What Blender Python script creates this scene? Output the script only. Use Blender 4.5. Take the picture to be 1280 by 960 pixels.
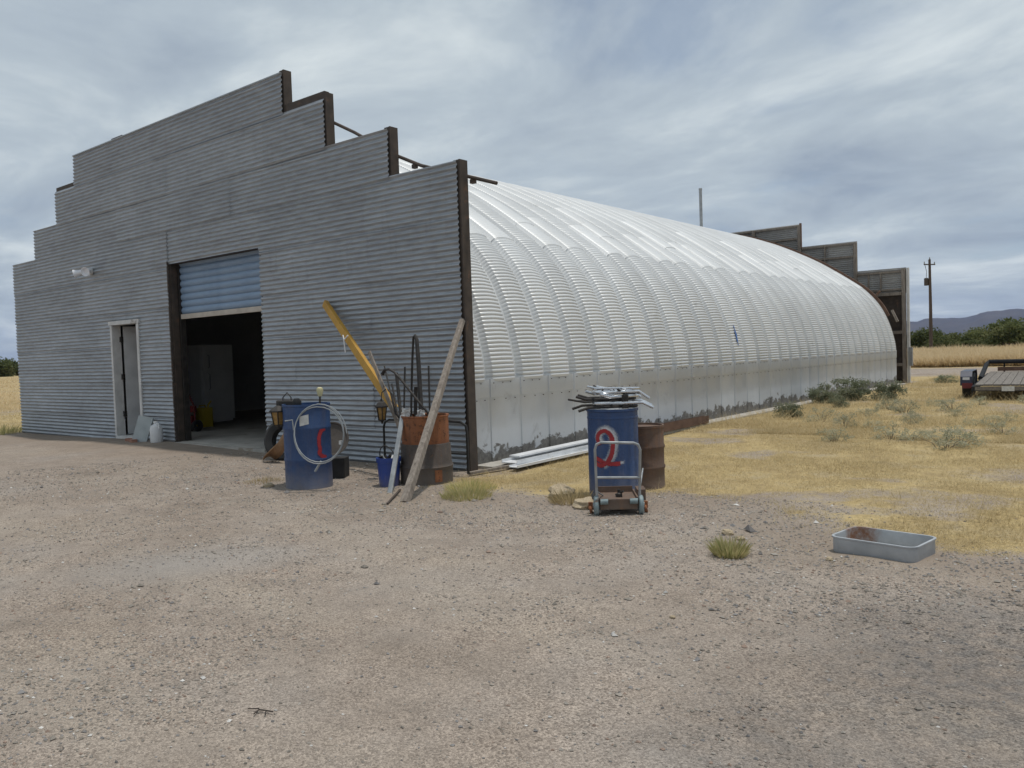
import bpy, math, random
import numpy as np
from mathutils import Vector, Matrix
random.seed(7); rng = np.random.default_rng(11)
scene = bpy.context.scene
for o in list(bpy.data.objects): bpy.data.objects.remove(o)
COL = scene.collection
R = math.radians

# ------------------------------------------------------------------ camera
cam_data = bpy.data.cameras.new('camera'); cam = bpy.data.objects.new('camera', cam_data)
COL.objects.link(cam); scene.camera = cam
cam_data.sensor_width = 36.0; cam_data.lens = 28.65
cam_data.clip_start = 0.05; cam_data.clip_end = 30000
CAM = Vector((6.61, -7.249, 1.40))
cx, cy, cz = Vector((0.780, 0.625, -0.034)), Vector((-0.002, -0.051, -0.999)), Vector((-0.626, 0.779, -0.038))
M3 = Matrix((cx.normalized(), (-cy).normalized(), (-cz).normalized())).transposed()
cam.matrix_world = Matrix.Translation(CAM) @ M3.to_quaternion().to_matrix().to_4x4()

# ------------------------------------------------------------------ sky, sun, exposure
SUN = Vector((0.12, 0.11, 0.987)).normalized()
elev = math.asin(SUN.z); azim = math.atan2(SUN.x, SUN.y)
world = bpy.data.worlds.new('World'); scene.world = world; world.use_nodes = True
wt = world.node_tree; wt.nodes.clear()
def wn(t, **k):
    n = wt.nodes.new(t)
    for a, b in k.items(): setattr(n, a, b)
    return n
wl = wt.links.new
w_out = wn('ShaderNodeOutputWorld'); w_bg = wn('ShaderNodeBackground'); wl(w_bg.outputs[0], w_out.inputs[0])
w_bg.inputs[1].default_value = 0.10
sky = wn('ShaderNodeTexSky', sky_type='NISHITA', sun_disc=False)
sky.sun_elevation = elev; sky.sun_rotation = azim; sky.altitude = 1200; sky.dust_density = 1.5; sky.air_density = 1.0
tc = wn('ShaderNodeTexCoord'); sep = wn('ShaderNodeSeparateXYZ'); wl(tc.outputs['Generated'], sep.inputs[0])
def wmath(op, a, b=None, c=None):
    n = wn('ShaderNodeMath', operation=op)
    for i, v in enumerate((a, b, c)):
        if v is None: continue
        if isinstance(v, (int, float)): n.inputs[i].default_value = v
        else: wl(v, n.inputs[i])
    return n.outputs[0]
zc = wmath('ADD', wmath('MAXIMUM', sep.outputs[2], 0.0), 0.16)
px = wmath('DIVIDE', sep.outputs[0], zc); py = wmath('DIVIDE', sep.outputs[1], zc)
cmb = wn('ShaderNodeCombineXYZ'); wl(px, cmb.inputs[0]); wl(py, cmb.inputs[1])
wmap = wn('ShaderNodeMapping'); wmap.inputs['Rotation'].default_value = (0, 0, R(25)); wmap.inputs['Scale'].default_value = (0.85, 1.0, 1.0)
wmap.inputs['Location'].default_value = (3.1, 1.7, 0)
wl(cmb.outputs[0], wmap.inputs[0])
def wnoise(scale, detail, rough, dist, loc):
    n = wn('ShaderNodeTexNoise'); n.inputs['Scale'].default_value = scale; n.inputs['Detail'].default_value = detail
    n.inputs['Roughness'].default_value = rough; n.inputs['Distortion'].default_value = dist
    m = wn('ShaderNodeMapping'); m.inputs['Location'].default_value = loc; wl(wmap.outputs[0], m.inputs[0]); wl(m.outputs[0], n.inputs['Vector'])
    return n.outputs[0]
def wramp(fac, stops):
    r = wn('ShaderNodeValToRGB'); wl(fac, r.inputs[0]); e = r.color_ramp.elements
    while len(e) < len(stops): e.new(0.5)
    for el, (p, c) in zip(e, stops): el.position = p; el.color = (c[0], c[1], c[2], 1)
    return r.outputs[0]
cov = wramp(wnoise(1.25, 10, 0.58, 0.3, (0, 0, 0)), [(0.31, (0.55,)*3), (0.43, (0.93,)*3), (0.56, (1,)*3)])
lum = wramp(wnoise(1.5, 11, 0.57, 0.35, (7, 3, 2)), [(0.30, (3.7, 4.4, 5.25)), (0.50, (5.3, 6.1, 6.7)), (0.66, (7.7, 8.4, 8.6))])
mix = wn('ShaderNodeMixRGB'); wl(cov, mix.inputs[0]); wl(sky.outputs[0], mix.inputs[1]); wl(lum, mix.inputs[2])
wl(mix.outputs[0], w_bg.inputs[0])

sun_data = bpy.data.lights.new('sun', 'SUN'); sun = bpy.data.objects.new('sun', sun_data); COL.objects.link(sun)
sun_data.energy = 2.5; sun_data.angle = R(2.0); sun_data.color = (1.0, 0.955, 0.89)
sun.rotation_euler = SUN.to_track_quat('Z', 'Y').to_euler(); sun.location = (0, 0, 60)
scene.view_settings.view_transform = 'Standard'; scene.view_settings.look = 'None'
scene.view_settings.gamma = 1.0; scene.view_settings.use_curve_mapping = False
scene.view_settings.exposure = -0.12
scene.render.engine = 'CYCLES'

# ------------------------------------------------------------------ helpers
def hashn(ix, iy, s):
    h = (ix.astype(np.int64) * 374761393 + iy.astype(np.int64) * 668265263 + s * 974711) & 0xffffffff
    h = ((h ^ (h >> 13)) * 1274126177) & 0xffffffff
    return ((h ^ (h >> 16)) & 0xffff) / 65535.0
def vnoise(x, y, s=0):
    x = np.asarray(x, float); y = np.asarray(y, float)
    ix = np.floor(x); iy = np.floor(y); fx = x - ix; fy = y - iy
    fx = fx * fx * (3 - 2 * fx); fy = fy * fy * (3 - 2 * fy)
    a = hashn(ix, iy, s); b = hashn(ix + 1, iy, s); c = hashn(ix, iy + 1, s); d = hashn(ix + 1, iy + 1, s)
    return (a * (1 - fx) + b * fx) * (1 - fy) + (c * (1 - fx) + d * fx) * fy
def fbm(x, y, s=0, n=4):
    t = 0; a = 0.5; x = np.asarray(x, float); y = np.asarray(y, float)
    for i in range(n):
        t = t + a * vnoise(x, y, s + i * 17); x = x * 2.03; y = y * 2.03; a *= 0.5
    return t / (1 - 0.5 ** n)
def sstep(a, b, x):
    t = np.clip((np.asarray(x, float) - a) / (b - a), 0, 1); return t * t * (3 - 2 * t)

def ground_z(x, y):
    x = np.asarray(x, float); y = np.asarray(y, float)
    d = np.hypot(x - 5, y + 4)
    z = (fbm(x * 0.45, y * 0.45, 3) - 0.5) * 0.07 + (fbm(x * 2.3, y * 2.3, 9, 3) - 0.5) * 0.022
    z = z * (1 - 0.7 * sstep(20, 60, d)) + (fbm(x * 0.02, y * 0.02, 5) - 0.5) * 0.25 * sstep(40, 120, d) - 0.1 * sstep(40, 120, d)
    ramp = np.exp(-((x + 7.2) / 2.8) ** 2) * sstep(-2.6, -0.2, y) * (1 - sstep(0.4, 0.8, y)) * 0.07
    inb = sstep(-13.9, -13.3, x) * (1 - sstep(0.05, 0.5, x)) * sstep(-0.5, 0.0, y) * (1 - sstep(21.6, 22.2, y))
    return z * (1 - inb) + ramp - 0.05 * sstep(-13.3, -13.0, x) * (1 - sstep(-0.3, -0.1, x)) * sstep(0.1, 0.4, y) * (1 - sstep(21, 21.3, y))
def gz(x, y): return float(ground_z(x, y))

class MB:
    def __init__(s): s.v = []; s.f = []; s.n = 0
    def add(s, vs, fs):
        s.v.extend([tuple(map(float, p)) for p in vs]); s.f.extend([tuple(int(i) + s.n for i in q) for q in fs]); s.n += len(vs); return s
    def box(s, x0, x1, y0, y1, z0, z1, ch=0.0):
        if ch <= 0:
            v = [(x, y, z) for z in (z0, z1) for y in (y0, y1) for x in (x0, x1)]
            return s.add(v, [(0, 2, 3, 1), (4, 5, 7, 6), (0, 1, 5, 4), (2, 6, 7, 3), (0, 4, 6, 2), (1, 3, 7, 5)])
        return s.bar(((x0+x1)/2, (y0+y1)/2, z0), ((x0+x1)/2, (y0+y1)/2, z1), x1-x0, y1-y0, (1, 0, 0), ch)
    def bar(s, p0, p1, w, h, side=None, ch=0.0):
        p0 = Vector(p0); p1 = Vector(p1); d = (p1 - p0).normalized()
        if side is None: side = Vector((0, 0, 1)).cross(d) if abs(d.z) < 0.95 else Vector((1, 0, 0))
        side = Vector(side); side = (side - d * side.dot(d)).normalized(); up = d.cross(side)
        if ch > 0:
            a, b = w/2, h/2
            prof = [(a-ch, -b), (a, -b+ch), (a, b-ch), (a-ch, b), (-a+ch, b), (-a, b-ch), (-a, -b+ch), (-a+ch, -b)]
        else: prof = [(w/2, -h/2), (w/2, h/2), (-w/2, h/2), (-w/2, -h/2)]
        k = len(prof); v = [p + side * a + up * b for p in (p0, p1) for a, b in prof]
        f = [(i, (i+1) % k, k+(i+1) % k, k+i) for i in range(k)] + [tuple(range(k))[::-1], tuple(range(k, 2*k))]
        return s.add(v, f)
    def tube(s, pts, r, n=8, closed=False):
        pts = [Vector(p) for p in pts]; m = len(pts); rr = r if isinstance(r, (list, tuple)) else [r] * m
        vs = []; prev = None
        for i, p in enumerate(pts):
            if closed: t = pts[(i+1) % m] - pts[i-1]
            else: t = pts[min(i+1, m-1)] - pts[max(i-1, 0)]
            t.normalize()
            if prev is None:
                a = Vector((0, 0, 1)) if abs(t.z) < 0.9 else Vector((1, 0, 0)); u = t.cross(a).normalized()
            else:
                u = prev - t * prev.dot(t)
                u = u.normalized() if u.length > 1e-6 else prev
            prev = u; w = t.cross(u)
            for k in range(n):
                an = 2*math.pi*k/n; vs.append(p + (u * math.cos(an) + w * math.sin(an)) * rr[i])
        fs = []
        for i in range(m if closed else m-1):
            j = (i+1) % m
            for k in range(n): fs.append((i*n+k, i*n+(k+1) % n, j*n+(k+1) % n, j*n+k))
        if not closed: fs += [tuple(range(n))[::-1], tuple(range((m-1)*n, m*n))]
        return s.add(vs, fs)
    def lathe(s, prof, n=28, c=(0, 0, 0), mtx=None, cap=False):
        vs = []
        for r, z in prof:
            for k in range(n):
                an = 2*math.pi*k/n; p = Vector((r*math.cos(an), r*math.sin(an), z))
                if mtx is not None: p = mtx @ p
                vs.append(p + Vector(c))
        fs = [(i*n+k, i*n+(k+1) % n, (i+1)*n+(k+1) % n, (i+1)*n+k) for i in range(len(prof)-1) for k in range(n)]
        if cap: fs += [tuple(range(n))[::-1], tuple(range((len(prof)-1)*n, len(prof)*n))]
        return s.add(vs, fs)
    def grid(s, P):                       # P: array nu x nv x 3
        P = np.asarray(P, float); a, b = P.shape[:2]
        return s.add(P.reshape(-1, 3), [(i*b+j, (i+1)*b+j, (i+1)*b+j+1, i*b+j+1) for i in range(a-1) for j in range(b-1)])
    def mesh(s, name, m, smooth=0.6):
        me = bpy.data.meshes.new(name); me.from_pydata(s.v, [], s.f); me.materials.append(m)
        if smooth:
            me.polygons.foreach_set('use_smooth', [True]*len(me.polygons)); me.set_sharp_from_angle(angle=smooth)
        me.update(); return me
    def build(s, name, m, parent=None, smooth=0.6, loc=None, rotz=0):
        return link(name, s.mesh(name, m, smooth), parent, loc, rotz)
def link(name, me, parent=None, loc=None, rotz=0):
    o = bpy.data.objects.new(name, me); COL.objects.link(o)
    if parent is not None: o.parent = parent
    if loc is not None: o.location = loc
    if rotz: o.rotation_euler.z = rotz
    return o
def thing(name, label, cat, loc=(0, 0, 0), rotz=0, group=None):
    o = bpy.data.objects.new(name, None); COL.objects.link(o); o.location = loc; o.rotation_euler.z = rotz
    o.empty_display_size = 0.1
    return tag(o, label, cat, group)
def tag(o, label=None, cat=None, group=None, kind=None):
    for k, v in (('label', label), ('category', cat), ('group', group), ('kind', kind)):
        if v: o[k] = v
    return o
def fast_mesh(name, verts, faces, m, smooth=False, attrs=None):
    verts = np.asarray(verts, np.float32); faces = np.asarray(faces, np.int32); k = faces.shape[1]
    me = bpy.data.meshes.new(name); me.vertices.add(len(verts)); me.vertices.foreach_set('co', verts.ravel())
    me.loops.add(faces.size); me.loops.foreach_set('vertex_index', faces.ravel())
    me.polygons.add(len(faces)); me.polygons.foreach_set('loop_start', np.arange(0, faces.size, k, dtype=np.int32))
    me.polygons.foreach_set('loop_total', np.full(len(faces), k, np.int32))
    me.polygons.foreach_set('use_smooth', np.full(len(faces), smooth))
    me.materials.append(m)
    for an, arr in (attrs or {}).items():
        arr = np.asarray(arr, np.float32)
        if arr.ndim == 1:
            at = me.attributes.new(an, 'FLOAT', 'POINT'); at.data.foreach_set('value', arr)
        else:
            at = me.attributes.new(an, 'FLOAT_COLOR', 'POINT'); at.data.foreach_set('color', np.c_[arr, np.ones(len(arr))].astype(np.float32).ravel())
    me.update(); me.validate(); return me

# ------------------------------------------------------------------ materials
class NT:
    def __init__(s, name):
        s.m = bpy.data.materials.new(name); s.m.use_nodes = True; s.t = s.m.node_tree; s.b = s.t.nodes['Principled BSDF']; s.l = s.t.links.new
        s.tc = s.t.nodes.new('ShaderNodeTexCoord')
    def n(s, t, **k):
        n = s.t.nodes.new(t)
        for a, b in k.items(): setattr(n, a, b)
        return n
    def set(s, sock, v):
        if hasattr(v, 'is_linked') or isinstance(v, bpy.types.NodeSocket): s.l(v, sock)
        elif isinstance(v, tuple) and len(v) == 3 and sock.type == 'RGBA': sock.default_value = (*v, 1)
        else: sock.default_value = v
    def noise(s, scale, detail=4, rough=0.55, vec=None, stretch=None, dist=0.0, coord='Object'):
        n = s.n('ShaderNodeTexNoise'); n.inputs['Scale'].default_value = scale; n.inputs['Detail'].default_value = detail
        n.inputs['Roughness'].default_value = rough; n.inputs['Distortion'].default_value = dist
        v = vec if vec is not None else s.tc.outputs[coord]
        if stretch:
            mp = s.n('ShaderNodeMapping'); mp.inputs['Scale'].default_value = stretch; s.l(v, mp.inputs[0]); v = mp.outputs[0]
        s.l(v, n.inputs['Vector']); return n.outputs[0]
    def ramp(s, fac, stops):
        r = s.n('ShaderNodeValToRGB'); s.l(fac, r.inputs[0]); e = r.color_ramp.elements
        while len(e) < len(stops): e.new(0.5)
        for el, (p, c) in zip(e, stops): el.position = p; el.color = (*(c if isinstance(c, tuple) else (c,)*3), 1)
        return r.outputs[0]
    def mix(s, fac, a, b, blend='MIX'):
        n = s.n('ShaderNodeMixRGB', blend_type=blend)
        for i, v in enumerate((fac, a, b)):
            if isinstance(v, tuple): v = (*v, 1)
            s.set(n.inputs[i], v)
        return n.outputs[0]
    def math(s, op, a, b=None, clamp=False):
        n = s.n('ShaderNodeMath', operation=op); n.use_clamp = clamp; s.set(n.inputs[0], a)
        if b is not None: s.set(n.inputs[1], b)
        return n.outputs[0]
    def bump(s, h, strength=0.3, dist=0.02):
        n = s.n('ShaderNodeBump'); n.inputs['Strength'].default_value = strength; n.inputs['Distance'].default_value = dist
        s.l(h, n.inputs['Height']); s.l(n.outputs[0], s.b.inputs['Normal'])
    def attr(s, name, out=2):
        n = s.n('ShaderNodeAttribute'); n.attribute_name = name; return n.outputs[out]
    def rnd(s): return s.n('ShaderNodeObjectInfo').outputs['Random']
    def fin(s, col, rough=0.7, metal=0.0, spec=None):
        s.set(s.b.inputs['Base Color'], col); s.set(s.b.inputs['Roughness'], rough); s.set(s.b.inputs['Metallic'], metal)
        if spec is not None: s.b.inputs['Specular IOR Level'].default_value = spec
        return s.m
def plain(name, c1, c2, scale=6, rough=0.7, metal=0.0, bump=0.15, c3=None, p3=0.62, stretch=None, spec=None):
    t = NT(name); f = t.noise(scale, 6, 0.62, stretch=stretch)
    st = [(0.35, c1), (0.65, c2)]
    col = t.ramp(f, st)
    if c3 is not None:
        f2 = t.noise(scale*0.7, 7, 0.65, dist=0.4, stretch=stretch); col = t.mix(t.ramp(f2, [(p3, 0.0), (p3+0.08, 1.0)]), col, c3)
    if bump: t.bump(t.noise(scale*9, 5, 0.6), bump, 0.01)
    rr = t.ramp(t.noise(scale*2, 4), [(0.3, max(rough-0.1, 0.05)), (0.7, min(rough+0.1, 1.0))])
    return t.fin(col, rr, metal, spec)

def m_galv(name, a, b, brown, metal, rough, per=0.25):
    t = NT(name); f = t.noise(0.9, 6, 0.6, stretch=(0.5, 1, 1.6)); col = t.ramp(f, [(0.3, a), (0.7, b)])
    st = t.noise(2.4, 7, 0.68, stretch=(0.35, 1, 2.2), dist=0.3); col = t.mix(t.ramp(st, [(0.50, 0.0), (0.78, 0.45)]), col, brown)
    sc = t.noise(16, 3, 0.5, stretch=(0.3, 1, 3)); col = t.mix(0.35, col, t.ramp(sc, [(0.35, 0.35), (0.65, 0.72)]), 'OVERLAY')
    dr = t.noise(5, 6, 0.7, stretch=(2.2, 1, 0.25)); col = t.mix(t.ramp(dr, [(0.55, 0.0), (0.8, 0.35)]), col, tuple(c*0.6 for c in brown))
    v = t.math('ADD', t.math('MULTIPLY', t.rnd(), per), 1.0 - per*0.55)
    hs = t.n('ShaderNodeHueSaturation'); t.l(v, hs.inputs['Value']); t.l(col, hs.inputs['Color'])
    t.bump(t.noise(5, 5, 0.6), 0.12, 0.02)
    rr = t.ramp(st, [(0.3, rough-0.08), (0.75, rough+0.2)])
    return t.fin(hs.outputs[0], rr, metal)
MAT = {}
MAT['facade'] = m_galv('galvanised_corrugated', (0.285, 0.307, 0.332), (0.37, 0.394, 0.42), (0.245, 0.232, 0.222), 0.62, 0.40, 0.11)
MAT['rear_sheet'] = m_galv('weathered_back_sheet', (0.27, 0.265, 0.255), (0.37, 0.36, 0.345), (0.20, 0.17, 0.145), 0.1, 0.7, 0.35)

def m_roof(name, base, peel):
    t = NT(name); geo = t.n('ShaderNodeNewGeometry'); pos = geo.outputs['Position']
    f = t.noise(1.3, 6, 0.6, vec=pos); col = t.ramp(f, [(0.3, tuple(c*0.90 for c in base)), (0.7, base)])
    g = t.noise(3.5, 8, 0.7, vec=pos, stretch=(1, 1, 0.5), dist=0.6); col = t.mix(t.ramp(g, [(0.60, 0.0), (0.80, 0.55)]), col, (0.22, 0.215, 0.20))
    sp = t.noise(38, 2, 0.5, vec=pos); col = t.mix(t.ramp(sp, [(0.72, 0.0), (0.77, 0.5)]), col, (0.16, 0.15, 0.14))
    if peel:
        sp2 = t.n('ShaderNodeSeparateXYZ'); t.l(pos, sp2.inputs[0])
        e = t.noise(6.0, 6, 0.62, vec=pos, stretch=(1, 0.8, 1.0), dist=0.5); e2 = t.noise(0.45, 3, 0.5, vec=pos, stretch=(0, 1, 0))
        h = t.math('ADD', t.math('MULTIPLY', t.math('SUBTRACT', e, 0.5), 0.60), t.math('MULTIPLY', e2, 0.38))
        msk = t.ramp(t.math('SUBTRACT', sp2.outputs[2], h), [(0.0, 1.0), (0.035, 0.0)])
        col = t.mix(msk, col, t.ramp(t.noise(14, 6, 0.7, vec=pos), [(0.35, (0.10, 0.095, 0.09)), (0.7, (0.24, 0.23, 0.215))]))
    v = t.math('ADD', t.math('MULTIPLY', t.rnd(), 0.12), 0.92)
    hs = t.n('ShaderNodeHueSaturation'); t.l(v, hs.inputs['Value']); t.l(col, hs.inputs['Color'])
    t.bump(t.noise(9, 5, 0.6, vec=pos), 0.08, 0.02)
    return t.fin(hs.outputs[0], t.ramp(g, [(0.3, 0.42), (0.8, 0.60)]), 0.22)
MAT['roof'] = m_roof('silver_painted_arch', (0.68, 0.69, 0.69), False)
MAT['rwall'] = m_roof('silver_painted_wall', (0.58, 0.605, 0.635), True)
MAT['brown_post'] = plain('dark_brown_post', (0.045, 0.034, 0.027), (0.085, 0.064, 0.05), 9, 0.75, 0, 0.3, (0.12, 0.07, 0.045), 0.6)
MAT['wood_grey'] = plain('weathered_timber', (0.17, 0.14, 0.115), (0.29, 0.25, 0.21), 4, 0.85, 0, 0.5, (0.11, 0.09, 0.07), 0.6, (6, 6, 0.8))
MAT['rust_strip'] = plain('rusty_trim', (0.10, 0.055, 0.035), (0.17, 0.10, 0.07), 7, 0.85, 0, 0.3)
MAT['white_paint'] = plain('dirty_white_paint', (0.50, 0.49, 0.47), (0.63, 0.62, 0.60), 5, 0.6, 0, 0.1, (0.30, 0.27, 0.24), 0.62)
MAT['fridge'] = plain('white_enamel', (0.76, 0.76, 0.74), (0.82, 0.82, 0.80), 3, 0.4, 0, 0.03)
MAT['door_grey'] = plain('grey_door_paint', (0.40, 0.40, 0.40), (0.50, 0.50, 0.50), 3, 0.6, 0, 0.1, (0.28, 0.26, 0.24), 0.63)
MAT['blue_slat'] = plain('faded_blue_slat', (0.19, 0.27, 0.38), (0.25, 0.335, 0.45), 3, 0.55, 0.1, 0.1, (0.33, 0.36, 0.40), 0.63, (0.6, 1, 3))
MAT['tan_bar'] = plain('tan_bottom_bar', (0.40, 0.35, 0.29), (0.52, 0.47, 0.40), 6, 0.6, 0, 0.1)
MAT['concrete'] = plain('pale_concrete', (0.33, 0.31, 0.275), (0.46, 0.43, 0.385), 3, 0.9, 0, 0.3, (0.26, 0.22, 0.17), 0.6)
MAT['dark'] = plain('black_rubber', (0.016, 0.016, 0.017), (0.035, 0.034, 0.033), 8, 0.8, 0, 0.2)
MAT['black_metal'] = plain('blackened_steel', (0.022, 0.02, 0.019), (0.05, 0.043, 0.038), 14, 0.6, 0.3, 0.2, (0.10, 0.055, 0.035), 0.64)
MAT['blue_drum'] = plain('blue_drum_paint', (0.024, 0.05, 0.125), (0.036, 0.07, 0.16), 4, 0.5, 0, 0.08, (0.06, 0.055, 0.075), 0.66, (1, 1, 0.6))
MAT['blue_plastic'] = plain('blue_bucket_plastic', (0.012, 0.045, 0.26), (0.02, 0.06, 0.32), 4, 0.4, 0, 0.04)
MAT['orange_rust'] = plain('orange_rust', (0.28, 0.085, 0.03), (0.42, 0.15, 0.055), 9, 0.85, 0, 0.4, (0.13, 0.06, 0.035), 0.56, (1, 1, 0.5))
MAT['brown_rust'] = plain('brown_rust', (0.075, 0.048, 0.036), (0.13, 0.082, 0.06), 7, 0.8, 0.1, 0.35, (0.20, 0.10, 0.055), 0.62)
MAT['dark_rust'] = plain('dark_grey_rust', (0.055, 0.045, 0.04), (0.105, 0.085, 0.072), 7, 0.8, 0.1, 0.35, (0.15, 0.085, 0.05), 0.66)
MAT['yellow'] = plain('yellow_enamel', (0.52, 0.27, 0.03), (0.62, 0.34, 0.045), 5, 0.55, 0, 0.1, (0.30, 0.17, 0.06), 0.64)
MAT['grey_steel'] = plain('grey_steel', (0.26, 0.27, 0.275), (0.38, 0.39, 0.395), 9, 0.45, 0.5, 0.12, (0.20, 0.15, 0.11), 0.66)
MAT['tray'] = plain('tray_grey_steel', (0.36, 0.38, 0.40), (0.47, 0.49, 0.51), 7, 0.55, 0.25, 0.15, (0.30, 0.29, 0.28), 0.6)
MAT['chrome'] = plain('dull_chrome_tube', (0.55, 0.57, 0.60), (0.68, 0.70, 0.73), 12, 0.28, 0.85, 0.05, (0.25, 0.19, 0.15), 0.68)
MAT['white_sheet'] = plain('white_metal_sheet', (0.62, 0.63, 0.64), (0.75, 0.76, 0.77), 4, 0.5, 0.1, 0.06, (0.45, 0.43, 0.40), 0.64)
MAT['hose'] = plain('grey_plastic_hose', (0.22, 0.24, 0.25), (0.31, 0.33, 0.34), 9, 0.5, 0, 0.05)
MAT['red_paint'] = plain('red_spray_paint', (0.30, 0.018, 0.025), (0.42, 0.03, 0.035), 12, 0.6, 0, 0.05)
MAT['white_spray'] = plain('white_spray_paint', (0.45, 0.47, 0.50), (0.66, 0.67, 0.68), 16, 0.6, 0, 0.05, (0.12, 0.17, 0.30), 0.56)
MAT['paper'] = plain('weathered_paper', (0.50, 0.50, 0.48), (0.66, 0.66, 0.64), 20, 0.8, 0, 0.1)
MAT['amber'] = plain('amber_glass', (0.24, 0.14, 0.045), (0.34, 0.21, 0.07), 12, 0.25, 0, 0.05)
MAT['leather'] = plain('brown_leather', (0.20, 0.115, 0.06), (0.30, 0.18, 0.10), 8, 0.7, 0, 0.3)
MAT['bristle'] = plain('pale_yellow_bristle', (0.55, 0.50, 0.28), (0.66, 0.61, 0.38), 30, 0.9, 0, 0.4)
MAT['rock'] = plain('tan_stone', (0.36, 0.28, 0.18), (0.50, 0.41, 0.28), 9, 0.9, 0, 0.5)
MAT['teal'] = plain('faded_teal_wheel', (0.16, 0.21, 0.22), (0.24, 0.30, 0.31), 12, 0.6, 0.1, 0.2, (0.16, 0.09, 0.05), 0.6)
MAT['red'] = plain('red_enamel', (0.12, 0.012, 0.015), (0.17, 0.02, 0.022), 8, 0.4, 0, 0.05)
MAT['yellow_can'] = plain('yellow_can', (0.55, 0.42, 0.03), (0.62, 0.48, 0.05), 6, 0.4, 0, 0.05)
MAT['plank'] = plain('grey_trailer_plank', (0.14, 0.125, 0.108), (0.22, 0.195, 0.17), 5, 0.9, 0, 0.4, (0.14, 0.115, 0.095), 0.6, (5, 0.7, 5))
MAT['trailer_black'] = plain('trailer_black_steel', (0.012, 0.013, 0.015), (0.026, 0.028, 0.032), 6, 0.75, 0, 0.1, None, 0.6, None, 0.2)
MAT['trailer_blue'] = plain('trailer_fender_blue', (0.02, 0.025, 0.05), (0.03, 0.038, 0.07), 6, 0.4, 0, 0.05)
MAT['blue_mark'] = plain('blue_paint_streak', (0.05, 0.13, 0.36), (0.09, 0.18, 0.42), 20, 0.6, 0, 0.05)
MAT['smudge'] = plain('dark_smudge', (0.15, 0.15, 0.15), (0.40, 0.40, 0.40), 22, 0.7, 0, 0.05)
MAT['grey_panel'] = plain('grey_green_panel', (0.30, 0.33, 0.33), (0.38, 0.41, 0.41), 6, 0.6, 0.1, 0.05)
MAT['jug'] = plain('white_plastic_jug', (0.62, 0.62, 0.62), (0.72, 0.72, 0.71), 6, 0.45, 0, 0.03)
MAT['lamp_white'] = plain('lamp_white_enamel', (0.80, 0.81, 0.84), (0.86, 0.87, 0.90), 6, 0.3, 0, 0.02)
MAT['brick'] = plain('red_brick', (0.27, 0.13, 0.09), (0.36, 0.19, 0.13), 14, 0.9, 0, 0.4)
MAT['pole_wood'] = plain('utility_pole_wood', (0.07, 0.05, 0.04), (0.12, 0.09, 0.07), 3, 0.9, 0, 0.4, None, 0.6, (4, 4, 0.3))
def worn(name, a, b, rust, dust, chips=0.60, rough=0.5, dust_h=0.28, streak=0.35):
    """painted or rusty drum steel: fading, chips, runs and splashed dust near the foot (object space)"""
    t = NT(name); o_ = t.tc.outputs['Object']; z = t.n('ShaderNodeSeparateXYZ'); t.l(o_, z.inputs[0])
    col = t.ramp(t.noise(3.5, 6, 0.6), [(0.3, a), (0.7, b)])
    run = t.noise(9, 6, 0.65, stretch=(1, 1, 0.10)); col = t.mix(t.ramp(run, [(0.50, 0.0), (0.75, streak)]), col, rust)
    run2 = t.noise(14, 5, 0.6, stretch=(1, 1, 0.07)); col = t.mix(t.ramp(run2, [(0.55, 0.0), (0.8, 0.15)]), col, dust)
    ch = t.noise(17, 8, 0.75, dist=0.5); col = t.mix(t.ramp(ch, [(chips, 0.0), (chips+0.03, 0.9)]), col, rust)
    dz = t.math('ADD', z.outputs[2], t.math('MULTIPLY', t.math('SUBTRACT', t.noise(7, 7, 0.7), 0.5), 0.35)); col = t.mix(t.ramp(dz, [(0.0, 0.60), (dust_h, 0.0)]), col, dust)
    t.bump(t.math('ADD', t.math('MULTIPLY', t.noise(4.5, 3, 0.5), 2.5), t.noise(45, 5, 0.6)), 0.25, 0.012)
    return t.fin(col, t.ramp(ch, [(0.4, rough-0.05), (0.7, rough+0.3)]), 0.0)
MAT['blue_drum'] = worn('blue_drum_paint', (0.018, 0.047, 0.135), (0.030, 0.072, 0.18), (0.07, 0.055, 0.055), (0.20, 0.175, 0.15), 0.655, 0.48)
MAT['orange_rust'] = worn('orange_rust', (0.20, 0.075, 0.033), (0.33, 0.125, 0.05), (0.10, 0.05, 0.032), (0.23, 0.15, 0.10), 0.55, 0.8, 0.05, 0.75)
MAT['brown_rust'] = worn('brown_rust', (0.085, 0.055, 0.042), (0.14, 0.088, 0.062), (0.21, 0.105, 0.055), (0.20, 0.16, 0.125), 0.60, 0.75, 0.22, 0.6)
MAT['dark_rust'] = worn('dark_grey_rust', (0.055, 0.045, 0.04), (0.10, 0.082, 0.07), (0.15, 0.085, 0.05), (0.19, 0.165, 0.14), 0.62, 0.75, 0.25, 0.5)
MAT['blue_plastic'] = worn('blue_bucket_plastic', (0.014, 0.045, 0.23), (0.022, 0.06, 0.28), (0.05, 0.07, 0.16), (0.20, 0.175, 0.15), 0.70, 0.45, 0.14, 0.2)
MAT['yellow'] = worn('yellow_enamel', (0.43, 0.235, 0.035), (0.54, 0.305, 0.05), (0.22, 0.13, 0.06), (0.33, 0.26, 0.17), 0.62, 0.6, 0.05, 0.45)
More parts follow.
